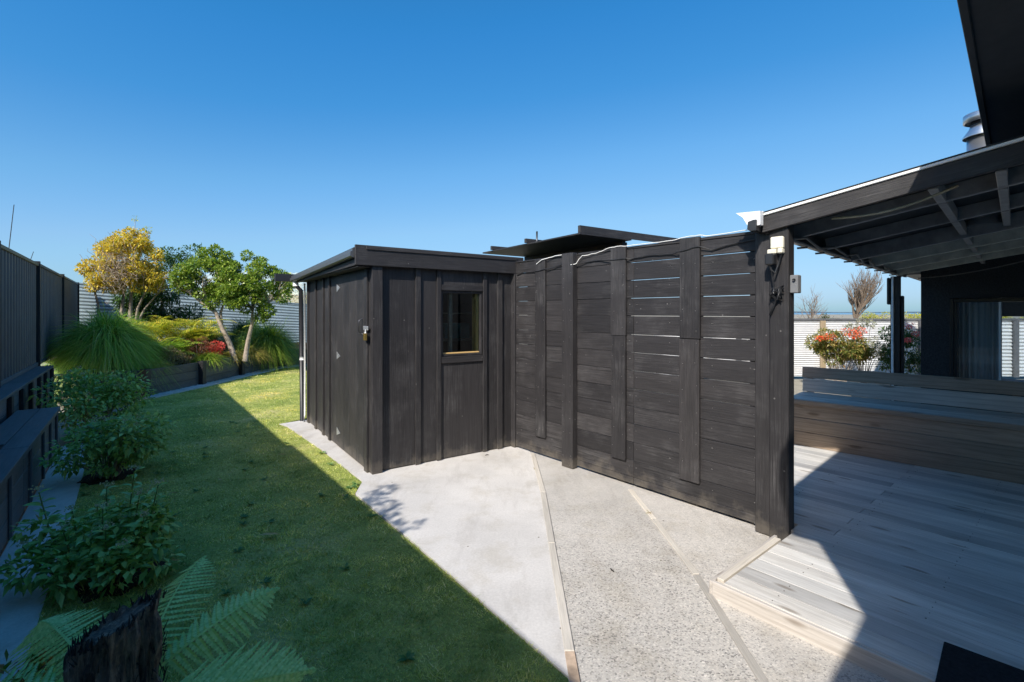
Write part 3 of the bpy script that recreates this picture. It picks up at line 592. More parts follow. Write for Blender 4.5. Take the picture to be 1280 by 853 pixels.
# pale plastic stop end at the roof's low corner
wp = plain('white_translucent_plastic', (.74, .76, .78), .35, 0, .05)
c0 = Vector(scr_w(2.905, -.06, 2.225)); se = empty('gutter_end', c0, FA, 'white plastic gutter end poking out over the screen beside the post', 'gutter end')
vv, ff = prism([(-.01, 2.175), (.06, 2.19), (.06, 2.285), (-.11, 2.295), (-.06, 2.255), (-.03, 2.20)], 0, .05)
vv = [(x, w, z) for x, z, w in vv]
link('cap', mesh('cap', [(x, -.12 - w, z - 2.20) for x, w, z in vv], ff, wp), parent=se)
v2, f2 = prism([(-.085, 2.29), (.06, 2.282), (.06, 2.289), (-.085, 2.297)], -.06, .068); link('lip', mesh('lip', [(x, -.06 - w, z - 2.20) for x, z, w in v2], f2, wp), parent=se)
# far post with downpipe
fp = empty('patio_post', (5.72, 7.2, 0), HA, 'black timber post with a white pipe at the far corner of the patio roof', 'post')
block('timber', fp, (-.06, -.05, 0), (.06, .06, 2.14), BP('z')); block('bracket_plate', fp, (-.09, .062, 1.72), (.05, .10, 2.12), BP('z'), bev=.02); block('bracket_plate', fp, (-.03, -.09, .4), (.06, -.053, 1.85), BP('z'), bev=.012)
T = Many(); T.add(tube([(-.074, .03, 2.14), (-.082, .03, 2.05), (-.082, .03, 0)], .015, 8)); T.obj('pipe', plain('white_pvc', (.75, .76, .76), .4, 0, .05), fp)

# house: wall along the deck (out of frame), eave above the camera's right, far wing with the window
house = empty('house', (0, 0, 0), HA, 'dark roughcast house wing with a sliding window, deep eave overhead', 'house')
rcm = plain('black_roughcast', (.04, .045, .052), .85, 0, .5, 55, .3, 1.0)
HB('side_wall', house, (-3, 9.8), (1.12, 1.3), (0, 2.82), plain('pale_bounce_wall', (.78, .75, .70), .7, 0, .08), bev=0)  # unseen wall, its pale colour added to bounce light onto the deck
ol = [(8.5, -.13), (.88, -.15), (.50, .06), (.51, .216), (-.37, .675), (-3.5, .69), (-3.5, 4.5), (8.5, 4.5)]
v, f = prism([(a, -b) for a, b in ol], 2.82, 2.83); link('soffit', mesh('soffit', v, f, plain('dark_soffit', (.035, .038, .042), .6)), parent=house)
for i in range(5):
    (a, b), (a2, b2) = ol[i], ol[i + 1]; dx, dy = a2 - a, -(b2 - b); L_ = math.hypot(dx, dy)
    o = block('fascia', house, (-L_ / 2, -.014, 2.80), (L_ / 2, .014, 3.0), plain('dark_soffit', (.035, .038, .042), .6)); o.location = ((a + a2) / 2, -(b + b2) / 2, 2.905); o.rotation_euler = (0, 0, math.atan2(dy, dx))
v, f = prism([(a, -b) for a, b in ol], 2.98, 3.02); link('roof', mesh('roof', v, f, plain('dark_roof_steel', (.03, .032, .035), .4, .5)), parent=house)

# wing: front wall pieces round the window
WA = 9.9; sof = plain('dark_soffit', (.035, .038, .042), .6); dfr = plain('black_aluminium', (.02, .022, .025), .35, .3, .1)
HB('wall', house, (WA, WA + .15), (-1.04, -.705), (0, 2.9), rcm, bev=0); HB('wall', house, (WA, WA + .15), (-.703, 1.12), (1.815, 2.9), rcm, bev=0); HB('wall', house, (WA, WA + .15), (-.703, 1.12), (0, .40), rcm, bev=0)
HB('wall', house, (WA + .153, 13.0), (-1.04, -.92), (0, 2.9), rcm, bev=0); HB('wall', house, (13.003, 13.1), (-1.04, -.20), (0, 2.9), rcm, bev=0); HB('wall', house, (13.003, 13.1), (-.197, 1.12), (1.53, 2.9), rcm, bev=0)
HB('ceiling', house, (WA + .153, 13.0), (-.917, 1.12), (2.4, 2.5), plain('room_ceiling', (.3, .3, .29)), bev=0); HB('floor', house, (WA + .153, 13.0), (-.917, 1.12), (.3, .36), plain('room_floor', (.06, .05, .045)), bev=0)
HB('wing_roof', house, (WA - .30, 13.5), (-1.30, 1.1), (2.905, 2.98), sof, bev=0); HB('wing_eave', house, (WA - .05, 13.4), (-1.27, -1.045), (2.20, 2.26), plain('pale_eave_lining', (.42, .40, .36)), bev=.002)
wn_ = empty('window', (0, 0, 0), parent=house)
for b, c in (((-.70, -.655), (.40, 1.81)), ((-.652, -.62), (.44, 1.75)), ((.30, .34), (.44, 1.75))): HB('frame', wn_, (WA - .03, WA + .06), b, c, dfr)
HB('frame', wn_, (WA - .03, WA + .06), (-.655, 1.1), (1.755, 1.81), dfr); HB('frame', wn_, (WA - .03, WA + .06), (-.655, 1.1), (.40, .435), dfr)
HB('pane', wn_, (WA + .02, WA + .026), (-.617, .297), (.437, 1.752), glassmat('patio_door_glass', (.8, .86, .9), .02, .10), bev=0)
V_, F_ = [], []
for i in range(60):
    t = i / 59; b = -.62 + .47 * t; a = WA + .35 + .045 * math.sin(t * 46) * (.6 + .4 * math.sin(t * 9))
    V_ += [(a, -b, .38), (a, -b, 2.1)]
for i in range(59): F_.append((2 * i, 2 * i + 2, 2 * i + 3, 2 * i + 1))
mc, nt, p, out = newmat('sheer_curtain'); p.inputs['Base Color'].default_value = (.75, .77, .75, 1); p.inputs['Roughness'].default_value = .9
link('curtain', mesh('curtain', V_, F_, mc, True), parent=wn_)

# chimney flue on the roof
fl = empty('chimney_flue', (4.22, 4.32, 2.38), 0, 'shiny steel chimney flue with a round cowl behind the patio roof edge', 'chimney')
def lathe(name, prof_, mat, par, seg=28):
    V = []; F = []; n_ = len(prof_)
    for r_, z in prof_:
        for k in range(seg): w = 2 * math.pi * k / seg; V.append((r_ * math.cos(w), r_ * math.sin(w), z))
    for i in range(n_ - 1):
        for k in range(seg): k2 = (k + 1) % seg; F.append((i * seg + k, i * seg + k2, (i + 1) * seg + k2, (i + 1) * seg + k))
    F.append(tuple(range((n_ - 1) * seg, n_ * seg))); me = mesh(name, V, F, mat); me.polygons.foreach_set('use_smooth', [len(q.vertices) == 4 for q in me.polygons]); return link(name, me, parent=par)
st = plain('stainless_steel', (.55, .57, .6), .32, .9, .08, 6)
lathe('pipe', [(.118, 0), (.118, .82)], st, fl); lathe('skirt', [(.145, .79), (.148, .80), (.10, .875), (.095, .90)], st, fl); lathe('neck', [(.095, .895), (.09, .935)], plain('dark_steel', (.12, .12, .13), .4, .8), fl); lathe('cap', [(.13, .925), (.142, .93), (.142, .995), (.135, 1.0), (.04, 1.02), (0.001, 1.02)], st, fl)

# ================================================================== LEFT BOUNDARY: sleeper seat, low wall, steel fence
blk = lambda ax: wood('blue black stain', ax)
seat = empty('sleeper_seat', LB0.to_3d(), A38, 'low dark timber retaining ledge with plank top beside the lawn', 'retaining wall')
y0 = 0.0
for k, ln in enumerate((2.1, 2.4, 2.4, 2.4)):
    for j, (x0, x1) in enumerate(((-.165, .002), (-.35, -.17))): 
        o = block('cap_plank', seat, (x0, y0 - ln + .003, .475), (x1, y0 - .003, .52), blk('y')); o.location.y += .22 * j if k else 0
    for z0_, z1_ in ((.0, .155), (.159, .312), (.316, .472)): block('sleeper', seat, (-.07, y0 - ln + .004, z0_), (-.03, y0 - .004, z1_), blk('y'))
    y0 -= ln
for yy in (-.12, -.62, -1.12, -1.85, -2.7, -3.6, -4.5, -5.4): block('upright', seat, (-.028, yy - .025, .0), (-.008, yy + .025, .472), blk('z'))
for z0_, z1_ in ((0, .155), (.159, .312), (.316, .472)): block('sleeper', seat, (-.38, -.04, z0_), (-.03, -.0, z1_), blk('x')) 
up = empty('retaining_wall', LB0.to_3d(), A38, 'dark timber retaining wall with upright posts below the steel fence', 'retaining wall')
for k in range(5):
    ya, yb = 3.3 - k * 2.4 - 2.4, 3.3 - k * 2.4
    for z0_, z1_ in ((.0, .178), (.182, .352), (.356, .526), (.53, .70)): block('sleeper', up, (-.44, ya + .003, z0_), (-.40, yb - .003, z1_), blk('y'))
    block('cap_plank', up, (-.70, ya + .003, .702), (-.37, yb - .003, .735), blk('y'))
for yy in (3.2, 2.5, 1.9, 1.2, .55, -.15, -1.3, -2.6, -3.9): block('upright', up, (-.398, yy - .06, 0), (-.36, yy + .06, .70), plain('black_post_paint', (.012, .012, .014), .6))
# boundary fence of vertically ribbed steel sheets
FX = -.60
fence = empty('steel_fence', LB0.to_3d(), A38, 'tall dark ribbed steel boundary fence along the left side of the lawn', 'fence')
sm = plain('charcoal_sheet_steel', (.10, .10, .105), .45, .1, .15, 3)
def ribbed(name, par, ya, yb, z0_, z1_, mat):
    V = []; pitch = .19; y = ya; pts = []
    while y < yb:
        for dy, dx in ((0, 0), (.085, 0), (.105, .028), (.15, .028), (.17, 0)):
            if y + dy < yb: pts.append((FX + dx, y + dy))
        y += pitch
    pts.append((FX, yb)); n_ = len(pts); V = [(x, y, z0_) for x, y in pts] + [(x, y, z1_) for x, y in pts] + [(x - .003, y, z0_) for x, y in pts] + [(x - .003, y, z1_) for x, y in pts]
    F = [(i, n_ + i, n_ + i + 1, i + 1) for i in range(n_ - 1)] + [(2 * n_ + i, 2 * n_ + i + 1, 3 * n_ + i + 1, 3 * n_ + i) for i in range(n_ - 1)]
    return link(name, mesh(name, V, F, mat), parent=par)
py = [10.6, 6.9, 3.42, .42, -2.6, -5.6, -8.6, -11.6]
tp = [2.43, 2.43, 2.42, 2.41, 2.41, 2.46, 2.46, 2.46]
for i in range(len(py) - 1):
    ribbed('sheet', fence, py[i + 1] + .03, py[i] - .03, .74, tp[i + 1] - .035, sm)
    block('top_rail', fence, (FX - .02, py[i + 1] + .031, tp[i + 1] - .05), (FX + .045, py[i] - .031, tp[i + 1] - .005), wood('rail pine', 'y') if i > 1 else blk('y'))
    block('bottom_rail', fence, (FX - .02, py[i + 1] + .031, .737), (FX + .04, py[i] - .031, .79), blk('y'))
for i, yy in enumerate(py): block('post', fence, (FX - .04, yy - .03, .0), (FX + .06, yy + .03, tp[i] + .02), plain('black_post_paint', (.012, .012, .014), .6))
# back fence of horizontal corrugated sheets
def corr(name, par, x0, x1, zb, zt0, zt1, mat, pitch=.076, amp=.009, y=0):
    n_ = int(max(zt0, zt1) - zb) * 0 + int((max(zt0, zt1) - zb) / pitch * 6); V = []; F = []
    for i in range(n_ + 1):
        t = i / n_; dy = amp * math.sin(2 * math.pi * t * n_ / 6)
        V += [(x0, y + dy, zb + (zt0 - zb) * t), (x1, y + dy, zb + (zt1 - zb) * t)]
    m_ = len(V); V += [(a, b + .002, c) for a, b, c in V]
    for i in range(n_): F += [(2 * i, 2 * i + 1, 2 * i + 3, 2 * i + 2), (m_ + 2 * i, m_ + 2 * i + 2, m_ + 2 * i + 3, m_ + 2 * i + 1)]
    return link(name, mesh(name, V, F, mat, True), parent=par)
bf = empty('corrugated_fence', (-12.4, 13.7, 0), math.atan2(3.6, 4.9), 'pale blue horizontal corrugated iron fence behind the raised garden bed', 'fence')
ci = plain('pale_blue_corrugated_iron', (.27, .34, .37), .5, .15, .12, 2); 
for i in range(5):
    xa, xb = i * 2.44, (i + 1) * 2.44; za, zb_ = 2.45 - xa * .088, 2.45 - xb * .088
    corr('sheet', bf, xa, xb - .004, .28, za, zb_, ci, .10, .010)
    block('post', bf, (xb - .05, .03, 0), (xb + .05, .12, zb_ - .05), wood('rail pine', 'z'))
    v, f = prism([(xa, za - .02), (xb - .004, zb_ - .02), (xb - .004, zb_ + .012), (xa, za + .012)], 0, .05); link('cap', mesh('cap', [(x, -.022 + w, z) for x, z, w in v], f, ci), parent=bf)
for i in range(3): block('plinth_board', bf, (5.2 + i * 2.4, -.05, .0), (7.595 + i * 2.4, -.02, .30), blk('x'))

# ================================================================== RAISED BED
wall_pts = [(-8.15, 8.42), (-6.95, 9.10), (-6.85, 10.6), (-6.88, 12.2), (-6.90, 14.1), (-6.15, 14.9), (-4.4, 16.3)]
bed = empty('garden_wall', (0, 0, 0), 0, 'dark sleeper retaining wall holding up the planted garden bed at the back', 'retaining wall')
bl = wood('bed sleeper', 'x')
for i in range(len(wall_pts) - 1):
    a, b = Vector(wall_pts[i]), Vector(wall_pts[i + 1]); d_ = b - a; L_ = d_.length; an = math.atan2(d_.y, d_.x); tz = .52 if i < 4 else .40
    zz = [0, tz * .34, tz * .67, tz]
    for j in range(3):
        o = block('sleeper', bed, (-L_ / 2 + .004, -.02, zz[j]), (L_ / 2 - .004, .02, zz[j + 1] - .004), bl); o.location.x = (a.x + b.x) / 2; o.location.y = (a.y + b.y) / 2; o.rotation_euler = (0, 0, an)
    o = block('post', bed, (-.06, -.06, 0), (.06, .06, tz + .02), plain('black_post_paint', (.012, .012, .014), .6)); o.location.x = a.x + .05; o.location.y = a.y - .0; o.rotation_euler = (0, 0, an)
gp_ = [(-8.1, 8.5), (-6.98, 9.13), (-6.88, 10.6), (-6.91, 12.2), (-6.93, 14.12), (-6.2, 14.95), (-4.45, 16.35), (-5.0, 19.1), (-12.3, 13.7), (-8.9, 9.2), (-8.5, 8.7)]
bmx = bmesh.new(); rng = random.Random(5)
GX, GY = 40, 50; V = []; F = []
for i in range(GX + 1):
    for j in range(GY + 1):
        x, y = -13 + i * 9 / GX, 8.3 + j * 11 / GY; V.append((x, y, .47 + .30 * max(0, min(1, (-7.0 - x) / 3)) + rng.uniform(-.03, .03)))
Pm = np.array([(v[0], v[1]) for v in V]); ins = inside(gp_, Pm)
for i in range(GX):
    for j in range(GY):
        a = i * (GY + 1) + j; q = (a, a + GY + 1, a + GY + 2, a + 1)
        if sum(ins[list(q)]) >= 3: F.append(q)
link('garden_soil', mesh('garden_soil', V, F, SOIL, True), kind='structure')
# gravel along the foot of the wall
gm1 = concrete('white_gravel', (.58, .57, .55), 1.0, False)
gs = []
for (a, b) in zip(wall_pts[1:-1], wall_pts[2:]): pass
sheet('gravel_strip', [(-6.93, 9.0), (-6.70, 9.05), (-6.60, 10.6), (-6.63, 12.2), (-6.6, 14.0), (-5.9, 14.75), (-4.1, 16.1), (-4.5, 16.35), (-6.2, 14.95), (-6.93, 14.12), (-6.91, 12.2), (-6.88, 10.6)], .02, gm1, .06)
k = 3500; t = RNG.uniform(0, 1, k) ** 1.0; seg_ = [(-6.80, 9.05), (-6.72, 10.6), (-6.76, 12.2), (-6.74, 14.0), (-6.0, 14.85)]; ti = t * 3.999; ii = ti.astype(int); fr = ti - ii
sp_ = np.array(seg_); C_ = sp_[ii] * (1 - fr[:, None]) + sp_[ii + 1] * fr[:, None]; C_ = np.concatenate([C_ + RNG.normal(0, .055, (k, 2)), np.full((k, 1), .022)], 1)
r_ = RNG.uniform(.010, .022, k)[:, None]; base = np.array([(1, 0, 0), (-.5, .87, 0), (-.5, -.87, 0), (0, 0, .9)])
V = (C_[:, None, :] + base[None] * r_[:, None, :]).reshape(-1, 3); b_ = np.arange(k)[:, None] * 4; F = np.concatenate([b_ + [0, 1, 3], b_ + [1, 2, 3], b_ + [2, 0, 3]], 1).reshape(-1, 3)
o = link('gravel', npmesh('gravel', V, F, plain('white_stone', (.55, .54, .52), .8))); tag(o, 'white gravel lying along the foot of the curved garden wall', 'gravel', kind='stuff')
# bare soil under the row of bushes
def patch(cx, cy, r0, z, seed):
    rr = random.Random(seed); return sheet('garden_soil', [(cx + r0 * (1 + rr.uniform(-.18, .18)) * math.cos(w), cy + r0 * 1.15 * (1 + rr.uniform(-.18, .18)) * math.sin(w)) for w in np.linspace(0, 2 * math.pi, 18)[:-1]], z, SOIL, .03)

# ================================================================== PLANTS
def branch_tree(rnd, base, trunks, r0):
    """trunks: list of polylines; forks added at their ends. returns tubes and tips"""
    T = Many(); tips = []
    for pl, r in trunks:
        n_ = len(pl); T.add(tube(pl, [r * (1 - .55 * i / (n_ - 1)) for i in range(n_)], 9)); e = Vector(pl[-1]); dr = (e - Vector(pl[-2])).normalized()
        for k in range(5):
            d_ = (dr + Vector((rnd.uniform(-1, 1), rnd.uniform(-1, 1), rnd.uniform(-.1, .8)))).normalized(); L1 = rnd.uniform(.3, .6)
            a = e; m1 = a + d_ * L1 * .5 + Vector((0, 0, .03)); b = a + d_ * L1 + Vector((0, 0, rnd.uniform(0, .1))); T.add(tube([a, m1, b], [r * .45, r * .33, r * .22], 6))
            for q in range(3):
                d2 = (d_ + Vector((rnd.uniform(-1, 1), rnd.uniform(-1, 1), rnd.uniform(-.3, .9)))).normalized(); c = b + d2 * rnd.uniform(.25, .5); T.add(tube([b, (b + c) / 2 + Vector((0, 0, .02)), c], [r * .2, r * .15, r * .08], 5)); tips.append(c)
    return T, tips
def clump_leaves(clumps, n_, L_, Wd, up=.3, fold=.25, droop=.2, shell=.55, squash=.8):
    """leaf clusters spread through lumps: clumps = (x,y,z,r)"""
    cl = np.array(clumps); wts = cl[:, 3] ** 2; idx = RNG.choice(len(cl), n_, p=wts / wts.sum()); c = cl[idx]
    d_ = unit(RNG.normal(0, 1, (n_, 3))); rad = c[:, 3] * (shell + (1 - shell) * RNG.uniform(0, 1, n_) ** .5) * RNG.uniform(.75, 1.12, n_)
    off = d_ * rad[:, None]; off[:, 2] *= squash; P = c[:, :3] + off
    D = unit(d_ + RNG.normal(0, .7, (n_, 3)) + np.array([0, 0, up])); return leaves(P, D, RNG.uniform(.7, 1.25, n_) * L_, RNG.uniform(.8, 1.2, n_) * Wd, fold, droop)
def crown_lumps(rnd, c, rx, ry, rz_, n_, r0, r1, flat=False):
    out = []
    while len(out) < n_:
        x, y, z = (rnd.uniform(-1, 1) for _ in range(3))
        if x * x + y * y + z * z < 1 and (x * x + y * y + z * z > .18): out.append((c[0] + x * rx, c[1] + y * ry, c[2] + z * rz_, rnd.uniform(r0, r1)))
    return out
barkA = plain('pale_lichen_bark', (.30, .25, .20), .9, 0, .45, 14, .2, .8)
# --- yellow tree
rnd = random.Random(21)
yt = empty('yellow_tree', (-9.55, 12.0, .6), 0, 'golden yellow leaved tree with bare twigs in its middle beside the left fence', 'tree')
tr = [([(0, 0, -.1), (-.02, 0, .5), (-.14, 0, 1.0), (-.12, .05, 1.45)], .062), ([(.08, 0, -.1), (.10, 0, .5), (.04, .05, 1.0), (.10, 0, 1.5)], .07), ([(.14, .05, -.1), (.20, 0, .6), (.26, .0, 1.1), (.42, 0, 1.45)], .045), ([(-.45, -.1, -.1), (-.62, -.1, .7), (-.72, 0, 1.2), (-.8, .0, 1.5)], .045), ([(.14, .05, .6), (.4, .05, 1.1), (.7, .1, 1.5)], .03)]
T, tips = branch_tree(rnd, None, tr, .05); T.obj('trunk', barkA, yt)
lum = crown_lumps(rnd, (-.42, 0, 1.95), .66, .55, .44, 30, .07, .18) + crown_lumps(rnd, (.22, 0, 2.35), .78, .6, .66, 56, .08, .20) + crown_lumps(rnd, (.6, 0, 1.85), .44, .45, .38, 18, .07, .16) + [(-.95, 0, 1.85, .2), (-1.0, 0, 1.65, .16), (.1, 0, 3.0, .16)]
lum = [(x * .86, y, z, q) for x, y, z, q in lum]
V, F = clump_leaves(lum, 15000, .075, .036, .1, droop=.3)
link('foliage', npmesh('foliage', V, F, leafmat('golden_leaf', [(.32, .23, .02), (.46, .33, .03), (.56, .42, .06), (.42, .36, .07), (.22, .25, .04)], .5, .35)), parent=yt, kind='stuff')
T = Many()
for i in range(420):
    a = Vector((rnd.gauss(.12, .24), -.45 + rnd.uniform(-.2, .2), 2.0 + rnd.gauss(0, .26))); b = a + Vector((rnd.uniform(-.12, .12), rnd.uniform(-.12, .05), rnd.uniform(-.03, .2))); c = b + Vector((rnd.uniform(-.1, .1), rnd.uniform(-.1, .1), rnd.uniform(-.02, .12))); T.add(tube([a, b, c], [.0055, .004, .002], 4, False))
for x, z in ((.18, 3.32), (.5, 3.05)):
    T.add(tube([(x, 0, 2.7), (x + .02, 0, z)], [.008, .004], 5, False))
T.obj('twigs', plain('grey_twig', (.34, .27, .20), .9), yt, kind='stuff')
V, F = clump_leaves([(.20, 0, 3.34, .07), (.52, 0, 3.06, .10)], 70, .05, .025); link('leaf_tuft', npmesh('leaf_tuft', V, F, leafmat('yellow_green_leaf', [(.2, .24, .04), (.34, .36, .08)], .5)), parent=yt, kind='stuff')
# --- dark leafy shrub behind the yellow tree (long strap leaves)
def strap_plant(name, loc, n_, L0, L1, Wd, mat, label, cat, spread=.5, bend=.6, up=.55, base_r=.08, group=None, zspread=0):
    P = np.stack([RNG.normal(0, base_r, n_), RNG.normal(0, base_r, n_), RNG.uniform(0, .03 + zspread, n_)], 1); a = RNG.uniform(0, 2 * math.pi, n_); el = RNG.uniform(up, 1.5, n_)
    D = np.stack([np.cos(a) * np.cos(el), np.sin(a) * np.cos(el), np.sin(el)], 1); V, F = blades(P, D, RNG.uniform(L0, L1, n_), Wd, RNG.uniform(bend * .6, bend * 1.3, n_), 5)
    o = link(name, npmesh(name, V, F, mat), loc=loc); tag(o, label, cat, group); return o
rnd = random.Random(8)
ds_ = empty('dark_shrub', (-9.6, 13.2, .65), 0, 'dense dark green shrub with pointed leaves standing behind the yellow tree', 'shrub')
lum = [(rnd.uniform(-.8, .9), rnd.uniform(-.3, .3), rnd.uniform(.5, 2.6), rnd.uniform(.2, .34)) for _ in range(34)]
V, F = clump_leaves(lum, 6500, .17, .035, .3, fold=.3, droop=.35); link('foliage', npmesh('foliage', V, F, leafmat('dark_strap_leaf', [(.02, .05, .012), (.04, .09, .02), (.08, .13, .03)], .4, .25)), parent=ds_, kind='stuff')
T = Many(); T.add(tube([(0, 0, -.1), (.05, 0, 1.2), (0, 0, 2.2)], [.05, .04, .02], 7)); T.obj('stem', barkA, ds_)
# --- green tree (two leaning trunks)
rnd = random.Random(33)
gt = empty('green_tree', (-6.93, 11.9, .5), 0, 'small green rounded tree with two leaning speckled trunks in the raised bed', 'tree')
tr = [([(.12, 0, -.1), (-.02, 0, .35), (-.22, 0, .75), (-.36, 0, 1.1), (-.55, 0, 1.35)], .070), ([(.30, .1, -.1), (.38, .1, .4), (.50, .05, .8), (.52, .05, 1.15)], .062), ([(-.22, 0, .75), (-.3, .1, 1.1), (-.2, .1, 1.4)], .045), ([(-.36, 0, 1.1), (-.6, -.1, 1.3), (-.85, -.1, 1.5)], .035), ([(.50, .05, .85), (.75, 0, 1.15), (.95, 0, 1.35)], .03)]
T, tips = branch_tree(rnd, None, tr, .05); T.obj('trunk', barkA, gt)
lum = crown_lumps(rnd, (-.62, 0, 1.98), .76, .7, .58, 52, .07, .18) + crown_lumps(rnd, (.62, 0, 1.78), .76, .7, .66, 58, .07, .18) + crown_lumps(rnd, (.1, 0, 1.9), .5, .6, .42, 18, .07, .16) + [(-1.2, 0, 1.75, .2), (-1.28, 0, 1.95, .17), (1.28, 0, 1.5, .2), (-.35, 0, 2.62, .15), (-.7, 0, 2.58, .12), (-.1, 0, 2.5, .14), (.4, 0, 2.5, .14), (-.45, 0, 1.35, .2), (.1, -.1, 1.45, .18), (.75, 0, 1.0, .17), (.9, 0, 1.15, .2)]
V, F = clump_leaves(lum, 27000, .075, .04, .35, droop=.1)
link('foliage', npmesh('foliage', V, F, leafmat('glossy_green_leaf', [(.05, .10, .015), (.10, .17, .025), (.18, .25, .04), (.30, .35, .07)], .35, .3, .5)), parent=gt, kind='stuff')
# --- big tussock
def tussock(loc, n_, R_, H_, mat, label, cat, name='tussock', bend=.9, wd=.012):
    P = np.stack([RNG.normal(0, R_ * .16, n_), RNG.normal(0, R_ * .16, n_), RNG.uniform(0, H_ * .25, n_)], 1); a = RNG.uniform(0, 2 * math.pi, n_); el = np.arcsin(RNG.uniform(.25, 1, n_))
    D = np.stack([np.cos(a) * np.cos(el), np.sin(a) * np.cos(el), np.sin(el)], 1); ln = RNG.uniform(.75, 1.1, n_) * R_ * (1.25 + .25 * np.cos(el)); V, F = blades(P, D, ln, wd, RNG.uniform(.45, 1.15, n_) * bend, 6)
    V[:, 2] *= H_ / (R_ * .95); o = link(name, npmesh(name, V, F, mat), loc=loc); tag(o, label, cat); return o
tm = leafmat('tussock_blade', [(.06, .13, .015), (.12, .24, .03), (.2, .34, .045), (.3, .42, .07), (.42, .42, .18)], .45, .3)
tussock((-7.92, 9.45, .66), 9000, .66, 1.02, tm, 'huge arching green tussock grass spilling over the wall corner, half in shade', 'ornamental grass', wd=.013)
tm2 = leafmat('lime_blade', [(.04, .10, .012), (.10, .18, .02), (.2, .28, .035), (.32, .34, .06)], .45, .35)
tm3 = leafmat('straw_blade', [(.12, .17, .03), (.3, .28, .06), (.48, .38, .12), (.4, .3, .08)], .5, .35)
tussock((-6.98, 13.85, .45), 3600, .72, 1.0, tm2, 'upright lime green grass clump at the right end of the raised bed', 'ornamental grass', wd=.013)
tussock((-7.0, 12.95, .48), 1300, .42, .34, tm3, 'straw yellow grass tuft on the wall edge right of the tree trunks', 'ornamental grass')
tussock((-7.0, 12.05, .48), 700, .30, .26, tm3, 'small yellow grass tuft between the red shrub and the tree trunk', 'ornamental grass')
tussock((-7.0, 11.15, .50), 800, .34, .28, tm2, 'low green and straw grass tuft hanging over the wall below the red shrub', 'ornamental grass')
tussock((-7.15, 9.75, .50), 500, .26, .22, tm3, 'small straw tuft on the wall beside the huge tussock', 'ornamental grass')
tussock((-7.9, 14.3, .60), 2200, .62, .95, leafmat('dark_blade', [(.02, .05, .01), (.04, .10, .02), (.08, .14, .03)], .45, .3), 'dark green grass clump against the corrugated fence behind the trunks', 'ornamental grass')
tussock((-8.1, 12.6, .62), 2200, .60, .80, leafmat('dark_blade', [(.02, .05, .01), (.04, .10, .02), (.08, .14, .03)], .45, .3), 'dark green grass clump between the fern bush and the corrugated fence', 'ornamental grass')
# --- ferny golden shrubs and others in the bed
rrf = random.Random(91)
def frond_vf(Lf, wmax, npin, start=0.06, arch=.5, rise=.55, sub=True, tilt=.0):
    """a fern frond along +x: rachis and pairs of pinnae, each pinna a row of small leaflets"""
    V, F = [], []
    def quad(a, b, c, d): n0 = len(V); V.extend([a, b, c, d]); F.append((n0, n0 + 1, n0 + 2, n0 + 3))
    def mid(t): return Vector((Lf * t * (1 - .12 * arch * t), 0, Lf * (rise * t - arch * t * t)))
    for i in range(12):
        a, b = mid(i / 12), mid((i + 1) / 12); w = .006 * (1 - i / 13); quad(a - Vector((0, w, 0)), b - Vector((0, w * .9, 0)), b + Vector((0, w * .9, 0)), a + Vector((0, w, 0)))
    for i in range(npin):
        t = start + (1 - start) * (i + .5) / npin; c = mid(t); wl = wmax * math.sin(math.pi * min(1, (t * .9 + .14))) ** .75
        if wl < .01: wl = .01
        for s_ in (-1, 1):
            tipd = Vector((.38, s_, -.22)).normalized(); ns = max(4, int(wl / .011)) if sub else 4
            if not sub:
                w = Lf / npin * .42; e = c + tipd * wl; m_ = c + tipd * wl * .4; quad(c, m_ + Vector((w * .6, 0, 0)), e, m_ - Vector((w * .6, 0, 0))); continue
            pw = Lf / npin * 1.5; zz = Vector((0, 0, .10 * wl)); ph = rrf.uniform(-.1, .1); ax_ = (tipd + Vector((ph, 0, rrf.uniform(-.12, .05)))).normalized(); pr0 = None; ln_ = Vector((1, -.38 * s_, -.05)).normalized()
            for q in range(ns * 2 + 1):
                u = q / (ns * 2); cp = c + ax_ * wl * u - zz * u * u; w_ = pw * ((1 - u) ** .55) * (.62 if q % 2 else 1.0) * min(1, .55 + u * 3) + .0006; lo_, hi_ = cp - ln_ * w_ * .5 - Vector((0, 0, w_ * .18)), cp + ln_ * w_ * .5 - Vector((0, 0, w_ * .18))
                if pr0: quad(pr0[0], lo_, cp, pr0[1]); quad(pr0[1], cp, hi_, pr0[2])
                pr0 = (lo_, cp, hi_)
    return V, F
def ferny(name, loc, n_, Lf, mat, label, cat, rise=.9, seed=1, hgt=.3):
    rr = random.Random(seed); T = Many()
    for i in range(n_):
        v, f = frond_vf(Lf * rr.uniform(.7, 1.15), Lf * .22, 14, .12, rr.uniform(.5, .9), rise * rr.uniform(.7, 1.2), False)
        M = Matrix.Translation((rr.gauss(0, hgt * .8), rr.gauss(0, hgt * .6), rr.uniform(0, hgt))) @ Matrix.Rotation(rr.uniform(0, 6.28), 4, 'Z') @ Matrix.Rotation(rr.uniform(-.5, .5), 4, 'X'); T.add(([M @ p for p in v], f))
    o = T.obj(name, mat, loc=loc, smooth=False); tag(o, label, cat); return o
fm = leafmat('golden_fern', [(.12, .19, .02), (.26, .30, .03), (.42, .40, .04), (.5, .40, .06)], .5, .4)
ferny('golden_shrub', (-8.3, 11.4, .85), 130, .66, fm, 'feathery yellow green shrub filling the bed right of the yellow tree', 'shrub', 1.0, 3, .42)
ferny('golden_shrub', (-7.7, 10.7, .62), 90, .5, leafmat('lime_fern', [(.10, .20, .02), (.2, .32, .03), (.34, .42, .05)], .5, .4), 'bright lime feathery shrub low at the front of the bed', 'shrub', .8, 4, .26)
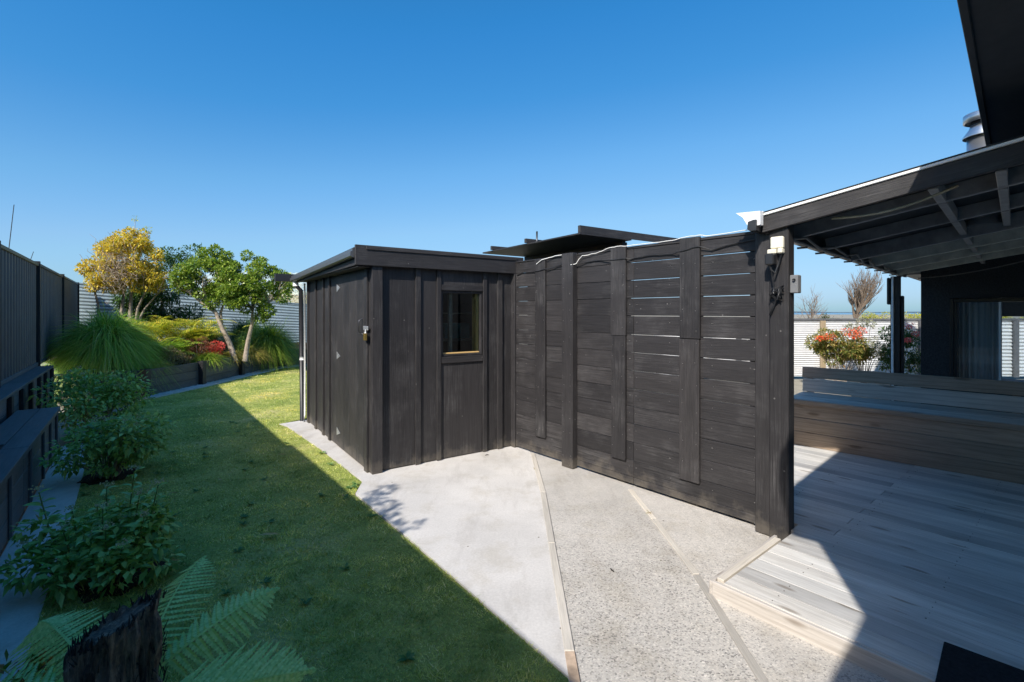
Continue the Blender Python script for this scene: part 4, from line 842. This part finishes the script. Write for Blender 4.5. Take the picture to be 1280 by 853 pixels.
ferny('golden_shrub', (-7.9, 12.2, .90), 100, .66, fm, 'flat topped golden green shrub left of the speckled tree trunks', 'shrub', .75, 6, .40)
ferny('golden_shrub', (-9.5, 11.4, .70), 45, .6, fm, 'yellow green foliage at the foot of the golden tree, above the tussock', 'shrub', 1.0, 9, .35)
def bushy(name, loc, lum, n_, L_, Wd, mat, label, cat, up=.3, stem=None, parts=None, group=None, fold=.25, droop=.2):
    root = empty(name, loc, 0, label, cat, group); V, F = clump_leaves(lum, n_, L_, Wd, up, fold, droop); link('foliage', npmesh('foliage', V, F, mat), parent=root, kind='stuff')
    T = Many(); rr = random.Random(n_)
    for x, y, z, r in lum: T.add(tube([(x * .12, y * .12, -.03), (x * .5, y * .5, z * .5), (x, y, z)], [.010, .007, .003], 5))
    T.obj('stems', stem or barkA, root, kind='stuff'); return root
rnd = random.Random(4)
bushy('bronze_shrub', (-7.28, 10.35, .5), crown_lumps(rnd, (0, 0, .18), .34, .3, .16, 10, .08, .14), 1700, .05, .014, leafmat('bronze_leaf', [(.12, .07, .04), (.22, .14, .09), (.34, .26, .15), (.16, .16, .06)], .6), 'low bronze brown shrub at the front of the raised bed', 'shrub')
bushy('bronze_shrub', (-7.25, 11.15, .5), crown_lumps(rnd, (0, 0, .28), .26, .25, .22, 10, .08, .14), 1500, .05, .014, leafmat('maroon_leaf', [(.08, .03, .02), (.15, .05, .035), (.24, .12, .06)], .6), 'dark maroon brown shrub left of the bright red shrub', 'shrub')
bushy('red_shrub', (-7.12, 11.62, .5), crown_lumps(rnd, (0, 0, .22), .2, .2, .16, 9, .07, .12), 1300, .05, .018, leafmat('crimson_leaf', [(.35, .02, .03), (.55, .05, .06), (.62, .16, .12), (.35, .06, .04)], .5), 'small bright crimson shrub at the wall edge near the tree trunk', 'shrub')
bushy('leafy_sapling', (-7.05, 12.62, .5), [(0, 0, .2, .1), (.02, 0, .38, .09), (-.03, 0, .05, .1)], 420, .06, .03, leafmat('glossy_green_leaf', []), 'small leafy green shrub between the two tree trunks', 'shrub')
bushy('purple_plant', (-6.95, 8.35, 0), [(0, 0, .25, .12), (.1, 0, .35, .1), (-.1, 0, .32, .1)], 380, .07, .03, leafmat('purple_leaf', [(.05, .012, .02), (.10, .02, .03)], .5), 'dark purple leaved plant in front of the tussock wall', 'plant')
# --- row of shaded bushes along the concrete strip
bm1 = leafmat('bush_leaf', [(.10, .18, .05), (.17, .28, .07), (.25, .38, .10), (.36, .48, .16)], .4, .25, .45)
bud = leafmat('cream_bud', [(.35, .36, .2), (.5, .48, .32)], .6, .2)
def shrub(loc, rx, ry, h, n_, L_, Wd, label, seed, nb_=14):
    rr = random.Random(seed); lum = [(rr.uniform(-1, 1) * rx * .8, rr.uniform(-1, 1) * ry * .8, h * rr.uniform(.22, .85), rr.uniform(.18, .30) * h) for _ in range(nb_)]
    lum = [q for q in lum if (q[0] / rx) ** 2 + (q[1] / ry) ** 2 < .85]; root = bushy('leafy_bush', loc, lum, n_, L_, Wd, bm1, label, 'bush', .15, barkA, group='row of leafy bushes beside the concrete strip', fold=.35, droop=.25)
    T = Many(); 
    for q in lum[::2]:
        for k in range(14): a = Vector((q[0] + rr.gauss(0, .018), q[1] + rr.gauss(0, .018), q[2] + q[3] * .9 + rr.gauss(0, .010))); T.add(tube([a, a + Vector((0, 0, .010))], .005, 4))
    T.obj('flower_buds', bud, root, kind='stuff'); return root
shrub((-5.52, 6.42, 0), .52, .52, .80, 2600, .075, .038, 'farthest of the three leafy bushes, below the tussock', 1, 26)
shrub((-3.92, 4.72, 0), .42, .42, .62, 2500, .066, .034, 'middle leafy bush of the row, tucked between the other two', 2, 26)
patch(-5.35, 6.4, .30, .004, 3); patch(-3.95, 4.74, .20, .006, 4); patch(-2.38, 2.92, .20, .005, 5)
# nearest bush: leaves one by one
rr = random.Random(77); nb2 = empty('leafy_bush', (-2.44, 2.88, 0), 0, 'nearest leafy bush with clusters of tiny cream flowers, just behind the fern', 'bush', 'row of leafy bushes beside the concrete strip')
lv = []
for k in range(4):
    V, F = leaves(np.zeros((1, 3)), np.array([[1., 0, 0]]), np.array([.078]), np.array([.040]), .3 + .1 * k, .12); lv.append(npmesh('leaf', V * 1.0, F, bm1))
def leafmesh(i):
    L_, w = .078, (.036, .042, .034, .040)[i]; pts = [(0, 0, 0)]; V = []; F = []; n_ = 5
    for q in range(n_ + 1):
        t = q / n_; ww = w * .5 * math.sin(math.pi * t ** .8) ** .8 if 0 < t < 1 else .0008; z = -.20 * L_ * t * t * (1 + .4 * i / 3) + .01 * t; V += [(L_ * t, -ww, z + ww * .4), (L_ * t, 0, z), (L_ * t, ww, z + ww * .4)]
    for q in range(n_):
        a = q * 3; F += [(a, a + 3, a + 4, a + 1), (a + 1, a + 4, a + 5, a + 2)]
    return mesh('leaf', V, F, bm1, True)
lv = [leafmesh(i) for i in range(4)]
stemT = Many(); heads = []
nleaf = 0
stems = [(-.42, -.02, .56), (-.30, .10, .40), (-.12, .18, .52), (.05, .22, .62), (.18, .10, .50), (.30, .12, .56), (.33, -.05, .42), (.02, -.02, .46), (-.18, -.10, .36), (.15, -.15, .38), (.30, -.2, .30), (-.35, -.2, .30), (.0, .08, .36), (-.05, -.22, .26), (.22, .22, .44), (-.25, .25, .38), (.40, .02, .22)]
for sx, sy, sh in stems:
    sx, sy, sh = sx * .86, sy * .86, sh * .96
    p0, p2 = Vector((sx * .35, sy * .35, 0)), Vector((sx, sy, sh)); p1 = (p0 + p2) / 2 + Vector((sx * .15, sy * .15, .03)); stemT.add(tube([p0, p1, p2], [.007, .005, .003], 5)); heads.append(p2)
    for k in range(17):
        if nleaf >= 292: break
        t = .35 + .65 * (k + .5) / 17; p = p0.lerp(p1, t * 2) if t < .5 else p1.lerp(p2, t * 2 - 1); az = k * 2.4 + rr.uniform(-.4, .4); el = rr.uniform(-.15, .55)
        o = link('leaf', lv[rr.randrange(4)], parent=nb2, loc=p, rot=(rr.uniform(-.3, .3), -el, az)); s_ = rr.uniform(.75, 1.25) * (1.15 - .3 * t); o.scale = (s_, s_, s_); nleaf += 1
stemT.obj('stems', plain('green_stem', (.20, .26, .09), .6), nb2, kind='stuff')
V, F = clump_leaves([(x * .8, y * .8, z * .55, .11) for x, y, z in stems], 1500, .065, .034, .1, .35, .25); link('foliage', npmesh('foliage', V, F, bm1), parent=nb2, kind='stuff')
T = Many()
for h_ in heads[:12]:
    for k in range(26):
        a = h_ + Vector((rr.gauss(0, .020), rr.gauss(0, .020), .02 + rr.gauss(0, .008))); T.add(tube([a, a + Vector((.001, .001, .006))], .0038, 4))
T.obj('flower_cluster', bud, nb2, kind='stuff')
# --- low creeping plant at the very corner
bushy('ground_plant', (-1.52, 1.28, 0), [(rr.uniform(-.3, .25), rr.uniform(-.2, .2), rr.uniform(.2, .5), .10) for _ in range(16)], 1600, .05, .022, leafmat('mottled_leaf', [(.05, .10, .02), (.14, .17, .03), (.28, .16, .06), (.12, .05, .03)], .5), 'low mottled green and orange plant at the foot of the stump, bottom left', 'plant')
# --- tree fern stump with fronds
fern = empty('tree_fern', (-1.195, 1.47, 0), 0, 'cut dark fibrous tree fern stump with green fronds growing round it', 'tree fern')
m, nt, p, _ = newmat('fibrous_trunk'); mp = mapped(nt, (14, 14, 1.6), False); n1 = noise(nt, mp.outputs[0], 3, 7, .75); mp2 = mapped(nt, (1, 1, 1), False); n2 = noise(nt, mp2.outputs[0], 9, 5, .7)
nt.links.new(mix(nt, .5, ramp(nt, n1, [(.42, (.02, .016, .015)), (.5, (.14, .10, .08)), (.6, (.52, .40, .28))]), ramp(nt, n2, [(.42, (.03, .024, .022)), (.62, (.34, .26, .2))])), p.inputs['Base Color']); p.inputs['Roughness'].default_value = .9; bump(nt, p, n1, 1, .02)
V, F = [], []; SG, RW = 64, 26; rr = random.Random(6); lob = [rr.uniform(-.012, .012) for _ in range(SG)]
def topz(x, y): return .665 + .42 * x + .10 * y
for j in range(RW + 1):
    for k in range(SG):
        w = 2 * math.pi * k / SG; r_ = .100 + .010 * math.sin(w * 5 + 1) + lob[k] + .008 * math.sin(j * .9 + w * 3) + rr.uniform(-.005, .005) + .008 * (1 - j / RW); x, y = r_ * math.cos(w), r_ * math.sin(w)
        V.append((x, y, topz(x, y) * j / RW + (rr.uniform(-.010, .014) if j == RW else 0)))
for j in range(RW):
    for k in range(SG): k2 = (k + 1) % SG; F.append((j * SG + k, j * SG + k2, (j + 1) * SG + k2, (j + 1) * SG + k))
o_ = len(V)
for q, rq in enumerate((.8, .45)):
    for k in range(SG): w = 2 * math.pi * k / SG; r_ = (.100 + .01 * math.sin(w * 5 + 1)) * rq; x, y = r_ * math.cos(w), r_ * math.sin(w); V.append((x, y, topz(x, y) - .014 - .006 * q + rr.uniform(-.003, .003)))
V.append((0, 0, topz(0, 0) - .03))
for k in range(SG):
    k2 = (k + 1) % SG; F += [(RW * SG + k, RW * SG + k2, o_ + k2, o_ + k), (o_ + k, o_ + k2, o_ + SG + k2, o_ + SG + k), (o_ + SG + k, o_ + SG + k2, len(V) - 1)]
link('trunk', mesh('trunk', V, F, m), parent=fern)
T = Many()
for i in range(260):
    w = rr.uniform(0, 6.28); z = rr.uniform(.1, .62); r_ = .110; a = Vector((r_ * math.cos(w), r_ * math.sin(w), z)); T.add(tube([a, a + Vector((math.cos(w) * .008 + rr.uniform(-.008, .008), math.sin(w) * .008, rr.uniform(-.05, .05)))], [.0022, .0007], 4, False))
for i in range(90):
    w = rr.uniform(0, 6.28); r_ = rr.uniform(.085, .112); x, y = r_ * math.cos(w), r_ * math.sin(w); a = Vector((x, y, topz(x, y) - .01)); T.add(tube([a, a + Vector((rr.uniform(-.01, .01), rr.uniform(-.01, .01), rr.uniform(.012, .03)))], [.0035, .001], 4, False))
T.obj('fibres', plain('dark_fibre', (.03, .02, .016), .9), fern, kind='stuff')
ff_ = leafmat('fern_green', [(.26, .42, .14), (.34, .5, .18), (.42, .56, .24)], .5, .35)
def frond(ax, ay, az_, Lf, wmax, az, rise, arch, roll=0, np_=22):
    v, f = frond_vf(Lf, wmax, np_, .10, arch, rise); o = link('frond', mesh('frond', v, f, ff_), parent=fern, loc=(ax, ay, az_), rot=(roll, 0, az)); return o
frond(.07, -.02, .40, .58, .155, R(3), .62, .22, .55, 30)
frond(.02, .10, .42, .42, .12, R(52), .72, .40, .35, 20)
frond(-.02, .12, .44, .50, .13, R(98), .62, .36, -.2, 22)
frond(-.10, .04, .46, .46, .15, R(150), .60, .50, -.25, 26)
frond(-.12, -.02, .44, .40, .14, R(188), .55, .60, -.35, 18)
frond(.05, -.08, .30, .40, .12, R(-22), .25, .40, .4, 18)
frond(-.08, -.08, .30, .34, .11, R(225), .25, .5, 0, 16)
# --- neighbour's tree beyond the steel fence, its branches throw the leaf shadow on the concrete
rnd = random.Random(12); nt_ = empty('neighbour_tree', (-3.3, .25, 0), 0, 'leafy tree beyond the left fence whose branch shades the concrete corner', 'tree')
T = Many(); T.add(tube([(0, 0, 0), (.05, .05, 1.4), (.25, .2, 2.3), (.45, .35, 2.8)], [.06, .05, .03, .015], 8))
lum = []
for k in range(16):
    a = Vector((.3, .25, 2.35)); b = Vector((.66 + rnd.uniform(-.26, .26), .42 + rnd.uniform(-.38, .34), 2.78 + rnd.uniform(-.25, .3))); T.add(tube([a, (a + b) / 2 + Vector((0, 0, .05)), b], [.012, .008, .004], 5)); lum.append((*b, .075))
T.obj('trunk', barkA, nt_); V, F = clump_leaves(lum, 520, .085, .030, .2); link('foliage', npmesh('foliage', V, F, leafmat('neighbour_leaf', [(.05, .1, .02), (.09, .15, .03)])), parent=nt_, kind='stuff')
T = Many(); T.add(tube([(0, 0, 0), (.22, .1, 2.8)], [.01, .006], 5)); T.add(tube([(.28, .1, 1.0), (.5, .2, 1.9)], [.008, .005], 5)); o = T.obj('aerial_rods', gm, loc=(-9.9, 9.3, .9)); tag(o, 'two thin leaning rods rising beyond the left fence', 'rod')

# ================================================================== BEYOND THE FENCES
nr = empty('neighbour_house', (-14.5, 21.0, 0), .25, 'pale green corrugated roof of the house beyond the back fence', 'house')
pg = plain('pale_green_roof_steel', (.50, .58, .54), .45, .2, .08)
V, F = [], []; NX = 120
for i in range(NX + 1): x = i * 10.0 / NX; dz = .02 * math.sin(i * math.pi / 2.0); V += [(x, 0, 2.55 + dz), (x, 4.2, 3.75 + dz)]
for i in range(NX): F.append((2 * i, 2 * i + 2, 2 * i + 3, 2 * i + 1))
link('roof', mesh('roof', V, F, pg), parent=nr); block('wall', nr, (.3, .5, 0), (9.7, 8, 2.5), plain('cream_wall', (.5, .48, .42)), bev=0); block('barge', nr, (-.05, -.06, 2.42), (10.05, -.01, 2.58), pg)
bushy('blossom_tree', (-9.6, 21.5, 0), crown_lumps(random.Random(2), (0, 0, 2.1), .95, .7, .75, 22, .2, .35), 3800, .06, .045, leafmat('white_blossom', [(.6, .52, .48), (.7, .62, .56), (.45, .38, .3)], .6), 'white blossoming tree beyond the corrugated fence beside the shed roof', 'tree', stem=plain('twig_bark', (.2, .16, .12), .9))
bushy('hedge_plant', (-12.6, 15.2, 0), [(0, 0, 2.55, .2), (-.35, 0, 2.6, .16), (.35, .1, 2.45, .2), (.1, 0, 2.75, .1)], 420, .07, .03, leafmat('yellow_green_leaf', []), 'wispy yellow green plant top showing over the corner of the fences', 'plant')
# right side: white corrugated fence beyond the deck
wf = empty('white_corrugated_fence', (3.5, 12.0, 0), 0, 'white horizontal corrugated iron fence with grey cap beyond the deck', 'fence')
wi = plain('white_corrugated_iron', (.60, .60, .60), .4, .1, .06)
gcap = plain('grey_fence_cap', (.10, .10, .105), .5)
edges = [0, 2.1, 4.2, 6.62, 8.35, 10.4, 12.5]
for i in range(6):
    corr('sheet', wf, edges[i] + .003, edges[i + 1] - .003, .02, 1.42, 1.42, wi, .052 if i < 4 else .088, .012 if i < 4 else .02)
    block('cap', wf, (edges[i] + .003, -.04, 1.405), (edges[i + 1] - .003, .05, 1.455), gcap)
for x, mt in ((4.18, wood('rail pine', 'z')), (6.62, gcap), (8.95, gcap), (2.1, gcap), (10.4, gcap)): block('post', wf, (x - .06, -.08, 0), (x + .06, -.03, 1.40), mt)
# flowering shrubs in front of the white fence
rnd = random.Random(14)
fs = bushy('flowering_shrub', (7.05, 10.4, 0), crown_lumps(rnd, (0, 0, .85), .55, .35, .35, 22, .12, .21), 6500, .065, .030, leafmat('olive_leaf', [(.07, .10, .02), (.14, .17, .04), (.26, .24, .07), (.34, .2, .08)], .5), 'olive shrub with orange red blooms in front of the white fence', 'shrub', stem=barkA)
redm = leafmat('scarlet_petal', [(.6, .04, .03), (.75, .10, .04), (.75, .25, .08)], .5, .3)
def blooms(par, spots, mat, n_=120):
    for x, y, z, r_ in spots:
        V, F = clump_leaves([(0, 0, 0, r_)], n_, .045, .02, .3, shell=.2, squash=.55); link('bloom', npmesh('bloom', V, F, mat), parent=par, loc=(x, y, z), kind='stuff')
blooms(fs, [(-.42, -.3, 1.10, .13), (-.05, -.3, 1.20, .15), (.22, -.3, 1.22, .14), (.10, -.35, 1.12, .12), (-.55, -.2, 1.06, .08)], redm)
fs2 = bushy('flowering_shrub', (8.45, 10.6, 0), crown_lumps(rnd, (0, 0, .75), .42, .35, .45, 16, .12, .20), 4200, .08, .022, leafmat('deep_green_leaf', [(.02, .06, .015), (.05, .11, .03), (.1, .16, .05)], .45), 'deep green shrub with pinkish red flowers beside the far post', 'shrub')
blooms(fs2, [(-.25, -.3, 1.22, .09), (.02, -.3, 1.32, .10), (-.05, -.35, 1.02, .07), (.15, -.3, 1.15, .08)], leafmat('pink_red_petal', [(.6, .06, .08), (.72, .16, .16)], .5, .3), 80)
bushy('grey_shrub', (7.85, 10.8, 0), crown_lumps(rnd, (0, 0, .95), .35, .3, .5, 14, .09, .16), 2400, .06, .02, leafmat('grey_leaf', [(.16, .18, .12), (.3, .3, .22), (.2, .14, .1)], .6), 'wispy grey leaved shrub between the two flowering shrubs', 'shrub')
bushy('variegated_shrub', (9.05, 10.2, 0), crown_lumps(rnd, (0, 0, .62), .45, .3, .4, 14, .12, .2), 3200, .07, .028, leafmat('variegated_leaf', [(.03, .08, .02), (.06, .12, .04), (.4, .42, .32)], .5), 'dark shrub with pale edged leaves between the far post and the house', 'shrub')
# far trees
def bare_tree(loc, h, spread, n1, seed, label, mat, r0=.12, upright=.7, cat='tree', depth_=3):
    rr = random.Random(seed); T = Many()
    def grow(p, d, ln, r, lv_):
        q = [p]; 
        for s_ in range(3): d = (d + Vector((rr.gauss(0, .10), rr.gauss(0, .10), .04))).normalized(); p = p + d * ln / 3; q.append(p)
        T.add(tube(q, [r, r * .85, r * .72, r * .55], 5 if lv_ else 7, False))
        if lv_ >= depth_: return
        for c in range(n1 if lv_ == 0 else 4):
            b = q[rr.choice((1, 2, 3)) if lv_ else rr.choice((2, 3))]; nd = (d * upright + Vector((rr.gauss(0, spread), rr.gauss(0, spread), rr.uniform(.05, .5)))).normalized(); grow(b, nd, ln * rr.uniform(.55, .85), r * .5, lv_ + 1)
    root = empty('bare_tree', loc, 0, label, cat)
    grow(Vector((0, 0, 0)), Vector((0, 0, 1)), h * .40, r0, 0); T.obj('branches', mat, root); return root
bk1 = plain('grey_brown_bark', (.17, .13, .10), .9, 0, .3)
bare_tree((28.3, 40.0, -.3), 4.9, .25, 16, 5, 'wide bare grey brown tree beyond the white fence, tallest in the gap', bk1, .15, 1.0, depth_=4)
bare_tree((23.6, 38.0, -.5), 3.9, .45, 8, 9, 'small bare tree just right of the near post beyond the white fence', bk1, .07, .7)
cf = empty('conifer', (27.5, 42.5, -.5), 0, 'small dark conifer between the two bare trees', 'tree')
T = Many(); T.add(tube([(0, 0, 0), (0, 0, 1.9)], [.08, .02], 6)); T.obj('trunk', bk1, cf)
V, F = clump_leaves([(.0, 0, .5, .75), (.1, 0, 1.0, .6), (0, 0, 1.45, .4), (0, 0, 1.8, .2)], 900, .22, .08, .1); link('foliage', npmesh('foliage', V, F, leafmat('conifer_leaf', [(.02, .05, .02), (.04, .08, .03)])), parent=cf, kind='stuff')
rnd = random.Random(18)
gm_ = leafmat('gorse_flower', [(.42, .38, .03), (.30, .30, .04), (.14, .18, .03), (.55, .46, .04)], .6, .3)
for i, (x, y, w, h, lb) in enumerate([(26.0, 34, 2.4, 1.15, 'yellow flowering gorse bush below the wide bare tree'), (29.5, 35, 2.2, 1.1, 'low yellow gorse bush left of the far patio post'), (32.5, 35, 2.4, 1.35, 'yellow gorse bush seen between the far post and the house'), (36.5, 35.5, 2.8, 1.3, 'long yellow gorse bush seen through the house window')]):
    bushy('gorse_bush', (x, y, .05), [(rnd.uniform(-1, 1) * w * .6, rnd.uniform(-.4, .4), rnd.uniform(.5, h + .25), rnd.uniform(.25, .42)) for _ in range(16)], 2200, .10, .05, gm_, lb, 'bush', group='gorse bushes beyond the white fence')
V, F = clump_leaves([(rnd.uniform(17, 32), rnd.uniform(28, 44), rnd.uniform(0, .85), rnd.uniform(.4, .7)) for _ in range(70)], 9000, .16, .06, .2); o = link('scrub', npmesh('scrub', V, F, leafmat('brown_scrub', [(.10, .08, .05), (.16, .12, .08), (.08, .09, .04)]))); tag(o, 'low brown scrub growing across the slope beyond the white fence', 'scrub', kind='stuff')
